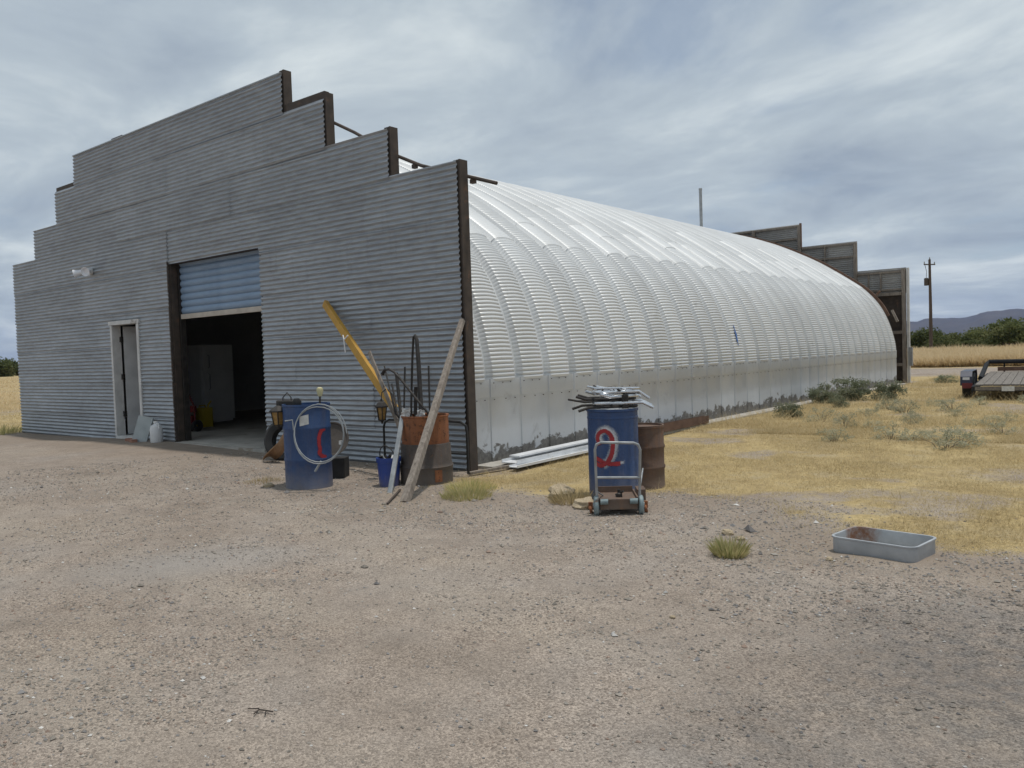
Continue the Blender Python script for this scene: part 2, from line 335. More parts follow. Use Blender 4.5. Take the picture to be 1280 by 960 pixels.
def spray(name, c1, c2, lo, hi):
    t = NT(name); t.fin(t.ramp(t.noise(12, 5), [(0.3, c1), (0.7, c2)]), 0.65)
    e = t.math('ABSOLUTE', t.attr('edge')); e = t.math('ADD', e, t.math('MULTIPLY', t.math('SUBTRACT', t.noise(70, 6, 0.75), 0.5), 1.1))
    tp = t.n('ShaderNodeBsdfTransparent'); mx = t.n('ShaderNodeMixShader'); t.l(t.ramp(e, [(lo, 0.0), (hi, 1.0)]), mx.inputs[0])
    t.l(t.b.outputs[0], mx.inputs[1]); t.l(tp.outputs[0], mx.inputs[2]); t.l(mx.outputs[0], t.t.nodes['Material Output'].inputs['Surface']); return t.m
MAT['red_paint'] = spray('red_spray_paint', (0.26, 0.018, 0.024), (0.38, 0.03, 0.035), 0.62, 0.95)
MAT['white_spray'] = spray('white_spray_paint', (0.50, 0.52, 0.55), (0.66, 0.67, 0.68), 0.20, 0.95)
def m_leaf(name, a, b, c):
    t = NT(name); col = t.ramp(t.attr('tint'), [(0.0, a), (0.5, b), (1.0, c)])
    v = t.math('ADD', t.math('MULTIPLY', t.rnd(), 0.3), 0.85)
    hs = t.n('ShaderNodeHueSaturation'); t.l(v, hs.inputs['Value']); t.l(col, hs.inputs['Color'])
    t.fin(hs.outputs[0], 0.75, 0, 0.2)
    tr_ = t.n('ShaderNodeBsdfTranslucent'); t.l(hs.outputs[0], tr_.inputs[0]); mx = t.n('ShaderNodeMixShader'); mx.inputs[0].default_value = 0.42
    t.l(t.b.outputs[0], mx.inputs[1]); t.l(tr_.outputs[0], mx.inputs[2]); t.l(mx.outputs[0], t.t.nodes['Material Output'].inputs['Surface'])
    return t.m
MAT['leaf_grey'] = m_leaf('grey_green_leaf', (0.13, 0.15, 0.085), (0.23, 0.25, 0.165), (0.36, 0.37, 0.26))
MAT['leaf_dark'] = m_leaf('mesquite_leaf', (0.06, 0.075, 0.03), (0.12, 0.14, 0.055), (0.21, 0.21, 0.095))
MAT['leaf_olive'] = m_leaf('olive_weed_leaf', (0.26, 0.27, 0.18), (0.39, 0.39, 0.28), (0.52, 0.49, 0.36))
MAT['leaf_green'] = m_leaf('green_grass_leaf', (0.38, 0.39, 0.16), (0.56, 0.51, 0.25), (0.70, 0.60, 0.33))
MAT['straw'] = m_leaf('straw_blade', (0.36, 0.285, 0.155), (0.54, 0.435, 0.245), (0.69, 0.575, 0.36))
MAT['tall_straw'] = m_leaf('tall_straw_blade', (0.46, 0.355, 0.20), (0.66, 0.52, 0.32), (0.78, 0.65, 0.43))
MAT['stem'] = plain('woody_stem', (0.10, 0.08, 0.06), (0.17, 0.14, 0.10), 8, 0.9, 0, 0.3)

# ------------------------------------------------------------------ ground (one sheet to the horizon)
def axis(lo, hi, step, far):
    a = list(np.arange(lo, hi + 1e-6, step)); s = step
    up = [hi]
    while up[-1] < far: s *= 1.16; up.append(up[-1] + s)
    s = step; dn = [lo]
    while dn[-1] > -far: s *= 1.16; dn.append(dn[-1] - s)
    return np.array(dn[:0:-1] + a + up[1:])
GX = axis(-15, 11, 0.11, 9000); GY = axis(-8.5, 14, 0.11, 9000)
BX = np.array([-20, -0.5, 0.4, 1.3, 2.0, 2.6, 3.0, 3.6, 4.2, 4.9, 5.4, 6.0, 8, 12, 30.])
BY = np.array([-0.2, -0.2, -0.75, -1.05, -0.85, -0.35, 0.05, -0.15, -0.6, -1.0, -1.25, -1.3, -1.1, -0.5, 2.])
def masks(x, y):
    nb = (fbm(x*1.6, y*1.6, 21) - 0.5) * 1.1
    gl = sstep(-0.45, 0.55, y + nb - np.interp(x, BX, BY)) * sstep(0.05, 0.35, x + nb*0.15)
    gl = np.maximum(gl, sstep(-13.4, -14.2, x + nb*0.5) * sstep(-0.6, 0.3, y + nb*0.6))
    gl = np.maximum(gl, sstep(21.6, 22.4, y))
    bare = sstep(0.60, 0.74, fbm(x*0.75+3, y*0.75, 31)) * 0.6
    far_track = sstep(25, 27.5, y + nb) * (1 - sstep(34, 37, y + nb)) * sstep(-8, -4, x)
    bare2 = np.exp(-((x-5.75)/0.8)**2 - ((y-2.2)/0.6)**2) * 0.8
    grass = gl * (1 - np.maximum(np.maximum(bare * (y < 30), bare2), far_track*0.9))
    nd = (fbm(x*0.9, y*0.9, 41) - 0.5)
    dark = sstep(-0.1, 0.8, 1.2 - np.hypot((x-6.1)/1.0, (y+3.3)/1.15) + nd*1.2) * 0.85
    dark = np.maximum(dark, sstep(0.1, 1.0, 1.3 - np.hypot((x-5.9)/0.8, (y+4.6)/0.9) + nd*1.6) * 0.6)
    pale = sstep(0.0, 0.8, 1.0 - np.hypot(((x-1.15)*0.4+(y+4.3)*0.92)/1.1, ((x-1.15)*0.92-(y+4.3)*0.4)/0.7) + nd*0.8)
    dirt = sstep(-1.5, -0.2, y + nb*0.8 + np.where(x < -4, 0.3, 0.0)) * (1-gl)
    dirt = np.maximum(dirt, np.clip(1 - np.abs(y - np.interp(x, BX, BY) + 0.5 + nd) / 0.8, 0, 1) * (x > 0.2) * (1-gl))
    return grass, dark, pale, dirt
XX, YY = np.meshgrid(GX, GY, indexing='ij'); ZZ = ground_z(XX, YY)
nx_, ny_ = XX.shape; idx = np.arange(nx_*ny_).reshape(nx_, ny_)
F = np.stack([idx[:-1, :-1], idx[1:, :-1], idx[1:, 1:], idx[:-1, 1:]], -1).reshape(-1, 4)
gm, dm, pm_, im = masks(XX, YY)
t = NT('ground_gravel_and_dry_grass'); geo = t.n('ShaderNodeNewGeometry'); pos = geo.outputs['Position']
big = t.noise(0.7, 6, 0.6, vec=pos); col = t.ramp(big, [(0.30, (0.250, 0.210, 0.176)), (0.52, (0.306, 0.264, 0.228)), (0.72, (0.318, 0.286, 0.258))])
med = t.noise(4.5, 6, 0.65, vec=pos); col = t.mix(0.45, col, t.ramp(med, [(0.3, 0.33), (0.7, 0.66)]), 'OVERLAY'); trk = t.noise(0.55, 5, 0.55, vec=pos, stretch=(0.6, 2.4, 1), dist=0.4); col = t.mix(t.ramp(trk, [(0.48, 0.0), (0.66, 0.45)]), col, (0.36, 0.315, 0.265))
def voro(scale):
    v = t.n('ShaderNodeTexVoronoi'); v.inputs['Scale'].default_value = scale; t.l(pos, v.inputs['Vector']); return v
v1 = voro(120); v2 = voro(260)
def grey_of(c, lo, hi):
    s_ = t.n('ShaderNodeSeparateColor'); t.l(c, s_.inputs[0]); return t.ramp(s_.outputs[0], [(0.0, lo), (1.0, hi)])
stone = t.mix(t.ramp(t.noise(1.6, 5, 0.6, vec=pos), [(0.35, 0.28), (0.65, 0.75)]), col, grey_of(v1.outputs['Color'], (0.22, 0.20, 0.19), (0.82, 0.80, 0.77)), 'OVERLAY')
stone = t.mix(0.45, stone, grey_of(v2.outputs['Color'], (0.25, 0.24, 0.22), (0.78, 0.76, 0.74)), 'OVERLAY')
dirtc = t.ramp(t.noise(3, 7, 0.65, vec=pos), [(0.3, (0.225, 0.178, 0.138)), (0.7, (0.34, 0.278, 0.222))])
col = t.mix(t.math('MULTIPLY', t.attr('dirt'), t.ramp(t.noise(6, 5, 0.6, vec=pos), [(0.3, 0.45), (0.65, 1.0)])), stone, dirtc)
col = t.mix(t.math('MULTIPLY', t.attr('pale'), 0.55), col, (0.335, 0.318, 0.30))
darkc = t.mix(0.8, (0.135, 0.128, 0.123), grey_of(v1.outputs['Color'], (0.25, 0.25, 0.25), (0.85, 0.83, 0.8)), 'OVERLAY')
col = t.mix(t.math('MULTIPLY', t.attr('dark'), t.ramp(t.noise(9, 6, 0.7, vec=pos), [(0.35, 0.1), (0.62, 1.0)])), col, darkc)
strawc = t.ramp(t.noise(2.2, 8, 0.7, vec=pos), [(0.28, (0.29, 0.215, 0.115)), (0.5, (0.44, 0.335, 0.165)), (0.75, (0.50, 0.405, 0.225))])
strawc = t.mix(t.ramp(t.noise(1.1, 7, 0.68, vec=pos), [(0.52, 0.0), (0.68, 0.6)]), strawc, (0.30, 0.25, 0.195)); strawc = t.mix(0.55, strawc, t.ramp(t.noise(30, 6, 0.75, vec=pos), [(0.3, 0.25), (0.7, 0.78)]), 'OVERLAY')
gmask = t.ramp(t.math('ADD', t.attr('grass'), t.math('MULTIPLY', t.math('SUBTRACT', t.noise(5, 9, 0.8, vec=pos), 0.5), 1.7)), [(0.30, 0.0), (0.75, 1.0)])
col = t.mix(gmask, col, strawc)
hb = t.math('ADD', t.math('MULTIPLY', v1.outputs['Distance'], -0.6), t.math('MULTIPLY', t.noise(60, 5, 0.7, vec=pos), 0.9))
t.bump(hb, 0.55, 0.02)
MAT['ground'] = t.fin(col, 0.92, 0, 0.2)
me = fast_mesh('ground', np.stack([XX, YY, ZZ], -1).reshape(-1, 3), F, MAT['ground'], True,
               {'grass': gm.ravel(), 'dark': dm.ravel(), 'pale': pm_.ravel(), 'dirt': im.ravel()})
ground = tag(link('ground', me), kind='structure')

# far mountains
def mountains():
    n = 260; m = 16; P = np.zeros((n, m, 3)); az = np.linspace(R(-38), R(60), n)       # azimuth from +Y towards +X
    prof = 120 + 130*fbm(az*9+2, az*0, 51, 5) + 150*fbm(az*34, az*0, 57, 5) + 50*np.sin(az*5.0+0.4)
    prof *= 0.55 + 0.45*sstep(R(-26), R(2), az)
    for j in range(m):
        u = j/(m-1); d = 6800 + 1500*u; h = prof*np.sin(u*math.pi*0.5)**0.8*(0.82+0.36*fbm(az*60, az*0+u*9, 61, 4)*(1-u*0.5))
        if j == m-1: h = prof*0.9
        P[:, j, 0] = CAM.x + np.sin(az)*d; P[:, j, 1] = CAM.y + np.cos(az)*d; P[:, j, 2] = h - 4
    mb = MB().grid(P); o = mb.build('mountains', plain('mountain_scrub', (0.05, 0.045, 0.035), (0.10, 0.085, 0.065), 0.004, 0.95, 0, 0), smooth=1.2)
    tag(o, kind='structure')
mountains()

# ------------------------------------------------------------------ the arched building
bld = thing('arched_metal_building', 'long silver arched metal building with stepped corrugated false front', 'building', (0, 0, 0))
PITCH = 0.0677
def corr(z): return 0.0112*np.cos(2*math.pi*z/PITCH)
def sheet_rect(x0, x1, z0, z1, yoff=0.0, sgn=1, zr=None):
    nz = max(2, int(round((z1-z0)/PITCH*8))); nx = max(2, int((x1-x0)/0.55)+1)
    z = np.linspace(z0, z1, nz+1); x = np.linspace(x0, x1, nx); X, Z = np.meshgrid(x, z, indexing='ij')
    Y = -0.012 + sgn*corr(Z) + yoff + (fbm(X*1.7+z0*3, Z*1.7+x0, 71, 3) - 0.5)*0.016
    if zr: Y = Y - 0.009*(1 - (Z-zr[0])/(zr[1]-zr[0]))
    return np.stack([X, Y, Z], -1)
def cut(rects, op):
    out = []; a0, a1, b0, b1 = op
    for (x0, x1, z0, z1) in rects:
        if a1 <= x0 or a0 >= x1 or b1 <= z0 or b0 >= z1: out.append((x0, x1, z0, z1)); continue
        if a0 > x0: out.append((x0, a0, z0, z1))
        if a1 < x1: out.append((a1, x1, z0, z1))
        xa, xb = max(a0, x0), min(a1, x1)
        if b1 < z1: out.append((xa, xb, b1, z1))
        if b0 > z0: out.append((xa, xb, z0, b0))
    return out
XL, XR = -13.2, 0.06
ROLL = (-6.62, -3.98, -1, 3.10); DOOR = (-8.74, -7.75, -1, 2.16)
STEPS = [(XL, XR, 3.70), (-12.0, -1.10, 4.30), (-10.88, -2.34, 4.95), (-10.0, -3.25, 5.50)]
fw = MB()                                         # steel girts and studs behind the sheets
for z in (0.35, 1.15, 2.42, 3.45): 
    for a, b in ((XL+0.1, DOOR[0]-0.1), (DOOR[1]+0.1, ROLL[0]-0.25), (ROLL[1]+0.2, XR-0.12)) if z < 3 else ((XL+0.1, XR-0.12),):
        fw.box(a, b, 0.02, 0.10, z-0.05, z+0.05)
for (a, b, z) in STEPS[1:]: fw.box(a+0.06, b-0.16, 0.02, 0.10, z-0.24, z-0.10)
front = fw.build('front_wall', MAT['brown_post'], bld, 0)
rows = [(-0.08, 0.50, XL, XR), (0.50, 1.14, XL, XR), (1.14, 1.78, XL, XR), (1.78, 2.42, XL, XR), (2.42, 3.06, XL, XR), (3.06, 3.70, XL, XR), (3.70, 4.30, -12.0, -1.10), (4.30, 4.95, -10.88, -2.34), (4.95, 5.50, -10.0, -3.25)]
for ri, (z0, z1, a, b) in enumerate(rows):
    n = max(2, round((b-a)/3.35)); off = 0.0 if ri % 2 == 0 else 0.5
    xs = [a] + [a + (b-a)*(k+off)/n for k in range(0 if off else 1, n)] + [b]
    for k in range(len(xs)-1):
        rr = [(xs[k], xs[k+1] + (0.05 if k < len(xs)-2 else 0), z0 - (0.035 if ri else 0), z1)]
        for op in (ROLL, DOOR): rr = cut(rr, op)
        yo = -(0.003 if k % 2 else 0.0) - 0.001*random.random()
        for q in rr: MB().grid(sheet_rect(*q, yoff=yo, zr=(z0-0.05, z1))).build('corrugated_sheet', MAT['facade'], front, 1.2)
# dark posts at the stepped edges (channel section, open towards the sheet)
def post(x, z0, z1, name='edge_post'):
    mb = MB(); mb.box(x-0.012, x+0.012, 0.004, 0.14, z0, z1); mb.box(x-0.10, x-0.0122, 0.11, 0.14, z0, z1); mb.box(x-0.10, x-0.0122, 0.012, 0.035, z0, z1)
    mb.build(name, MAT['brown_post'], bld, 0)
post(0.085, -0.05, 3.715); post(-1.085, 3.60, 4.33); post(-2.325, 4.20, 5.04); post(-3.235, 4.85, 5.56)
for x, z0, z1 in ((-13.19, -0.05, 3.68), (-11.98, 3.6, 4.28), (-10.86, 4.2, 5.0), (-9.98, 4.85, 5.48)):
    MB().box(x+0.02, x+0.12, 0.012, 0.14, z0, z1).build('edge_post', MAT['brown_post'], bld, 0)
MB().box(-3.22, -2.34, 0.01, 0.09, 4.94, 5.06).box(-2.85, -2.8, 0.09, 0.2, 4.7, 5.05).build('cap_beam', MAT['brown_post'], bld, 0)
MB().box(-10.86, -10.0, 0.01, 0.09, 4.94, 5.03).build('cap_beam', MAT['brown_post'], bld, 0)
MB().box(-8.45, -8.05, 0.01, 0.06, 5.50, 5.56).build('cap_beam', MAT['brown_post'], bld, 0)
MB().box(-9.98, -3.26, -0.03, 0.05, 5.502, 5.522).build('cap_strip', MAT['grey_steel'], bld, 0)
MB().tube([(-3.2, 0.165, 5.03), (-2.41, 0.165, 4.69), (-1.94, 0.165, 4.45), (-1.19, 0.165, 4.02), (-0.70, 0.165, 3.795), (0.0, 0.165, 3.56), (0.52, 0.165, 3.385)], 0.022, 8).build('sloping_rail', MAT['brown_post'], bld)
for x, z in ((-0.82, 3.85), (0.15, 3.51)): MB().box(x-0.03, x+0.03, 0.145, 0.20, z-0.07, z-0.02).build('rail_clamp', MAT['brown_post'], bld, 0)

# arch profile: side wall straight to 1.05 m, shoulder, shallow crown at x = -6.6
PR = np.array([(-0.03, 1.05), (-0.07, 1.40), (-0.22, 1.95), (-0.47, 2.48), (-0.83, 2.93), (-1.24, 3.27), (-2.2, 3.93), (-3.05, 4.40), (-3.95, 4.82), (-5.1, 5.21), (-6.6, 5.42)])
def catmull(P, n=40):
    P = np.vstack([2*P[0]-P[1], P, 2*P[-1]-P[-2]]); P[0] = (-0.03, 0.7); P[-1] = (-8.1, 5.21); out = []
    for i in range(1, len(P)-2):
        for u in np.linspace(0, 1, n, endpoint=False):
            out.append(0.5*((2*P[i]) + (-P[i-1]+P[i+1])*u + (2*P[i-1]-5*P[i]+4*P[i+1]-P[i+2])*u*u + (-P[i-1]+3*P[i]-3*P[i+1]+P[i+2])*u**3))
    out.append(P[-2]); return np.array(out)
PC = catmull(PR); SL = np.concatenate([[0], np.cumsum(np.hypot(*np.diff(PC, axis=0).T))]); STOT = SL[-1]
def prof(s):
    s = np.asarray(s, float); x = np.interp(s, SL, PC[:, 0]); z = np.interp(s, SL, PC[:, 1])
    e = 0.03; dx = np.interp(s+e, SL, PC[:, 0]) - np.interp(s-e, SL, PC[:, 0]); dz = np.interp(s+e, SL, PC[:, 1]) - np.interp(s-e, SL, PC[:, 1])
    L = np.hypot(dx, dz); return x, z, dz/L, -dx/L
BAY = 0.622; CP = 0.0535
def arch(s0, s1, lift=0.0, amp=0.0105, mirror=False, w0=0.0, w1=BAY, depth=0.085, bulge=0.028):
    """one arch panel between two groove centres"""
    cr = np.linspace(0.094, 0.528, 8); bow = bulge*np.sin(np.linspace(0, math.pi, 8))
    v = np.concatenate([[0.0, 0.048, 0.053, 0.086], cr, [0.536, 0.569, 0.574, BAY]])
    hh = np.concatenate([depth*np.array([-1, -1, -0.96, -0.08]), bow, depth*np.array([-0.08, -0.96, -1, -1])])
    aa = np.concatenate([[0, 0, 0.05, 0.8], np.ones(8), [0.8, 0.05, 0, 0]])
    v = w0 + v/BAY*(w1-w0)
    n = max(8, int((s1-s0)/CP*8)); s = np.linspace(s0, s1, n+1); x, z, nx, nz = prof(s)
    c = (2*np.abs(np.sin(math.pi*s/CP))**0.55 - 1)*amp*sstep(0, 0.03, s-s0)
    H = hh[None, :] + lift + c[:, None]*aa[None, :]
    X = x[:, None] + nx[:, None]*H; Z = z[:, None] + nz[:, None]*H; Y = np.broadcast_to(v[None, :], X.shape)
    return np.stack([X if not mirror else -13.2 - X, Y, Z], -1)
LAP = float(np.interp(3.10, PC[:, 1], SL)); LAP2 = LAP + 0.95
def wallpanel(z0=0.02, z1=1.08):
    v = np.array([0, 0.028, 0.036, 0.31, 0.586, 0.594, BAY]); hh = np.array([-0.014, -0.014, 0, 0.003, 0, -0.014, -0.014]); z = np.array([z0, 0.4, 0.845, 0.85, 0.856, z1])
    lift = np.array([0, 0, 0, 0.005, 0.009, 0.009])
    X = -0.035 + hh[None, :] + lift[:, None]; Y = np.broadcast_to(v[None, :], X.shape); Z = np.broadcast_to(z[:, None], X.shape); return np.stack([X, Y, Z], -1)
me_low = MB().grid(arch(0.0, LAP+0.02)).mesh('lower_arch_panel', MAT['roof'], 0.9)
me_up = MB().grid(arch(LAP, STOT, 0.007, 0.0085, depth=0.078)).mesh('upper_arch_panel', MAT['roof'], 0.9)
me_patch = MB().grid(arch(LAP-0.06, LAP2, 0.014, 0.0025, depth=0.074)).mesh('lap_patch', MAT['roof'], 0.9)
me_patch2 = MB().grid(arch(LAP+0.62, LAP2+0.9, 0.019, 0.0025, depth=0.072)).mesh('lap_patch', MAT['roof'], 0.9)
me_wall = MB().grid(wallpanel()).mesh('side_wall_panel', MAT['rwall'], 0.9)
bm_ = MB()
for z in (0.82, 1.03):
    for y in ((0.10, 0.33, 0.52) if z < 1 else (0.09, 0.27, 0.43)): bm_.box(-0.032, -0.020 if z < 0.85 else -0.014, y-0.005, y+0.005, z-0.005, z+0.005)
me_bolts = bm_.mesh('bolt_row', MAT['dark_rust'], 0)
s_l = np.linspace(0, STOT, 60); xl, zl, _, _ = prof(s_l)
for k in range(33):
    y0 = 0.54 + (k-1)*BAY; sc = 1.0
    if k == 0: y0 = 0.03; sc = (0.54-0.03)/BAY
    obs = [link('lower_arch_panel', me_low, bld, (0, y0, 0)), link('upper_arch_panel', me_up, bld, (0, y0, 0))]
    w = link('side_wall_panel', me_wall, bld, (0, y0, 0)); obs.append(w)
    bo = link('bolt_row', me_bolts, w); tag(bo, kind='stuff')
    if k % 3 != 1: obs.append(link('lap_patch', me_patch, bld, (0, y0, 0)))
    if k % 4 == 1: obs.append(link('lap_patch', me_patch2, bld, (0, y0, 0)))
    for o in obs: o.scale.y = sc
YEND = 0.54 + 32*BAY
mbx = MB(); P = np.zeros((62, 2, 3))
for j, y in enumerate((0.03, YEND)):
    P[:61-1, j] = np.stack([-13.2 - xl, np.full(60, y), zl], -1); P[60, j] = (-13.17, y, 1.05); P[61, j] = (-13.17, y, 0.0)
    P[:60, j] = P[:60, j][::-1]
mbx.grid(P).build('far_slope_sheet', MAT['roof'], bld, 0.9)
# rear closing wall (follows the arch) and front lining above the sheets is the stepped wall itself
pts = [(-0.05, 0.0)] + list(zip(PC[::12, 0]-0.01, PC[::12, 1]-0.02)) + [(-13.2 - a + 0.01, b-0.02) for a, b in PC[::-12]] + [(-13.15, 0.0)]
MB().add([(x, YEND-0.04, z) for x, z in pts], [tuple(range(len(pts)))]).build('rear_end_sheet', MAT['rear_sheet'], bld, 0)
# rusty end trim on the rear arch
sa = np.linspace(1.15, STOT-0.2, 70); xa, za, nxa, nza = prof(sa)
mbx = MB()
for i in range(69):
    a = Vector((xa[i]+nxa[i]*0.04, YEND+0.03, za[i]+nza[i]*0.04)); b = Vector((xa[i+1]+nxa[i+1]*0.04, YEND+0.03, za[i+1]+nza[i+1]*0.04))
    mbx.bar(a, b, 0.07, 0.09, (0, 1, 0))
mbx.build('arch_end_trim', MAT['rust_strip'], bld, 0)
MB().bar((-0.62, YEND+0.02, 2.86), (-0.50, YEND+0.02, 2.98), 0.06, 0.05).build('trim_bracket', MAT['rust_strip'], bld, 0)
MB().bar((-0.16, YEND+0.03, 2.35), (0.0, YEND+0.03, 1.98), 0.07, 0.07, (0, 1, 0)).build('gutter_end', MAT['wood_grey'], bld, 0)
# floor slab, kerb strip along the side wall
MB().box(-13.1, -0.06, 0.06, YEND-0.05, -0.10, 0.075).box(-6.6, -4.0, -0.06, 0.06, -0.10, 0.07).build('floor_slab', MAT['concrete'], bld, 0)
MB().box(-0.055, 0.27, 0.21, YEND, -0.15, 0.035).build('footing', MAT['concrete'], bld, 0)
# vent pipe on the roof
MB().tube([(-5.2, 17.55, 4.9), (-5.2, 17.55, 6.52)], 0.05, 10).lathe([(0.056, 0), (0.056, 0.05), (0.0, 0.06)], 10, (-5.2, 17.55, 6.49)).build('vent_pipe', MAT['grey_steel'], bld)
# paint marks on the side
mb = MB()
def side_mark(y, z, w, h, m, seed):
    n = 14; P = np.zeros((n, 3, 3)); zz = np.linspace(z, z+h, n); r = np.random.default_rng(seed); s = np.interp(zz, PC[:, 1], SL); x, z_, nx, nz = prof(s)
    for i in range(n):
        ww = w*(0.35+0.65*r.random())*math.sin(math.pi*(i+0.7)/(n+0.5)); yc = y + (r.random()-0.5)*w*0.5
        for j, u in enumerate((-1, 0, 1)): P[i, j] = (x[i]+nx[i]*0.042, yc+u*ww, z_[i]+nz[i]*0.042)
    return MB().grid(P).build('paint_streak', m, bld)
side_mark(8.24, 1.38, 0.05, 0.42, MAT['blue_mark'], 3)

# roller door
rd = MB().tube([(ROLL[0]+0.03, 0.34, 3.30), (ROLL[1]-0.03, 0.34, 3.30)], 0.13, 16).build('roller_door', MAT['blue_slat'], bld)
for x in (ROLL[0]+0.045, ROLL[1]-0.045): MB().box(x-0.025, x+0.025, 0.13, 0.22, 0.08, 3.16).build('guide_rail', MAT['black_metal'], rd, 0)
sl = MB(); n = 9; zz = np.linspace(0, 0.113, n); P = np.zeros((2, n, 3))
for i, x in enumerate((ROLL[0]+0.05, ROLL[1]-0.05)):
    P[i, :, 0] = x; P[i, :, 1] = 0.175 - 0.028*np.sin(np.linspace(0, math.pi, n))**0.7; P[i, :, 2] = zz
sl.grid(P); me_slat = sl.mesh('slat', MAT['blue_slat'], 1.2)
for k in range(10): link('slat', me_slat, rd, (0, 0, 2.255+k*0.114))
MB().box(ROLL[0]+0.05, ROLL[1]-0.05, 0.135, 0.195, 2.17, 2.25).build('bottom_bar', MAT['tan_bar'], rd, 0)
MB().box(ROLL[0]-0.03, ROLL[0]-0.002, -0.03, 0.24, -0.02, 3.16).box(ROLL[0]-0.0018, ROLL[0]+0.016, 0.02, 0.125, -0.02, 3.12).build('door_post', MAT['brown_post'], bld, 0)
MB().box(ROLL[1]+0.002, ROLL[1]+0.03, -0.005, 0.24, -0.02, 3.16).build('door_post', MAT['brown_post'], bld, 0)
MB().box(ROLL[0]-0.02, ROLL[1]+0.03, 0.01, 0.38, 3.105, 3.16).build('door_header', MAT['brown_post'], bld, 0)
# walk-in door
df = MB().box(-8.79, -8.72, -0.035, 0.13, 0.08, 2.16).box(-7.80, -7.72, -0.035, 0.12, 0.08, 2.16).box(-8.83, -7.69, -0.045, 0.14, 2.163, 2.235).box(-8.72, -7.80, -0.06, 0.25, 0.02, 0.10)
dfo = df.build('door_frame', MAT['white_paint'], bld, 0)
dl = MB().bar((-8.69, 0.16, 1.13), (-8.42, 1.02, 1.13), 0.045, 2.02).build('door', MAT['door_grey'], bld, 0)
for z in (0.45, 1.15, 1.85):
    MB().lathe([(0.018, 0), (0.018, 0.1), (0.0, 0.1)], 8, (-8.70, 0.148, z)).box(-8.72, -8.67, 0.10, 0.14, z, z+0.1).build('hinge', MAT['black_metal'], dl)
MB().box(-8.62, -8.58, 0.5, 0.54, 1.95, 2.0).build('door_closer', MAT['brown_rust'], dl, 0)

# rear stepped wall, seen from inside across the gap
YR = 21.45
rf = MB()
for x in (-0.02, -1.5, -3.35, -5.0, -6.6): rf.box(x-0.05, x+0.05, YR-0.13, YR-0.035, -0.1, 3.7 if x > -1 else (4.7 if x > -3 else 5.5))
for z in (0.6, 1.65, 2.9): rf.box(-3.2, -0.08, YR-0.18, YR-0.132, z-0.05, z+0.05)
rear = rf.build('rear_wall', MAT['wood_grey'], bld, 0)
def rsheet(x0, x1, z0, z1, yo=0.0, m='rear_sheet'):
    nz = max(2, int((z1-z0)/PITCH*6)); z = np.linspace(z0, z1, nz+1); x = np.array([x0, x1]); X, Z = np.meshgrid(x, z, indexing='ij')
    MB().grid(np.stack([X, YR + yo + corr(Z), Z], -1)).build('corrugated_sheet', MAT[m], rear, 1.2)
for a, b, z0, z1 in ((-0.95, 0.05, 2.92, 3.74), (-1.47, -0.95, 1.8, 3.74), (-2.4, -1.45, 2.9, 4.75), (-3.3, -2.4, 2.9, 4.75), (-5.0, -3.3, 3.8, 5.55), (-6.6, -5.0, 3.8, 5.55),
                     (-8.3, -6.6, 3.8, 5.55), (-9.9, -8.3, 3.8, 5.55), (-11.8, -9.9, 2.9, 4.75), (-13.2, -11.8, 0, 3.74), (-11.8, -5, 0, 2.9), (-5, -1.47, 0, 2.9)):
    rsheet(a, b, z0, z1, 0.002*random.random())
MB().box(-1.46, 0.02, YR+0.03, YR+0.06, -0.05, 2.95).build('recess_shade_panel', MAT['brown_post'], rear, 0)  # dark panel put in to blacken the shaded recess
for z, a, b in ((3.05, -1.45, 0.03), (3.62, -1.45, 0.03), (4.25, -3.28, -1.48), (4.68, -3.28, -1.48), (5.05, -8.0, -3.32), (5.48, -8.0, -3.32)):
    MB().box(a, b, YR-0.08, YR-0.03, z-0.03, z+0.03).build('girt', MAT['wood_grey'], rear, 0)
for x in (-0.72, -1.1, -2.5): MB().box(x-0.02, x+0.02, YR-0.075, YR-0.031, 2.95 if x > -2 else 3.6, 3.6 if x > -2 else 4.66).build('stud', MAT['wood_grey'], rear, 0)
MB().box(0.055, 0.13, YR-0.06, YR+0.05, -0.1, 3.72).build('corner_trim', MAT['white_paint'], rear, 0)
MB().box(-3.34, -3.28, YR-0.1, YR-0.02, 4.7, 5.57).build('edge_post', MAT['rust_strip'], rear, 0)
MB().box(0.13, 0.22, YR-0.12, YR-0.02, 0.55, 1.15).build('meter_box', MAT['grey_steel'], rear, 0)

# ------------------------------------------------------------------ things on and in the building
fl = thing('floodlight', 'small twin-head white floodlight fixed high on the corrugated front wall', 'lamp', (-9.42, -0.03, 3.2))
MB().lathe([(0, 0), (0.07, 0), (0.07, 0.05), (0, 0.05)], 14, (0, 0, 0.02), Matrix.Rotation(R(90), 3, 'X')).build('base_plate', MAT['white_paint'], fl)
for s in (-1, 1):
    d = Vector((s*0.6, -0.75, -0.25)).normalized(); mt = d.to_track_quat('Z', 'Y').to_matrix()
    MB().tube([(0, -0.05, 0.02), (s*0.10, -0.08, 0.03), (s*0.13, -0.1, 0.03)], 0.02, 8).lathe([(0, 0), (0.04, 0), (0.045, 0.07), (0.085, 0.16), (0.08, 0.162), (0.045, 0.09), (0, 0.09)], 14, (s*0.13, -0.1, 0.03), mt).build('lamp_head', MAT['lamp_white'], fl)

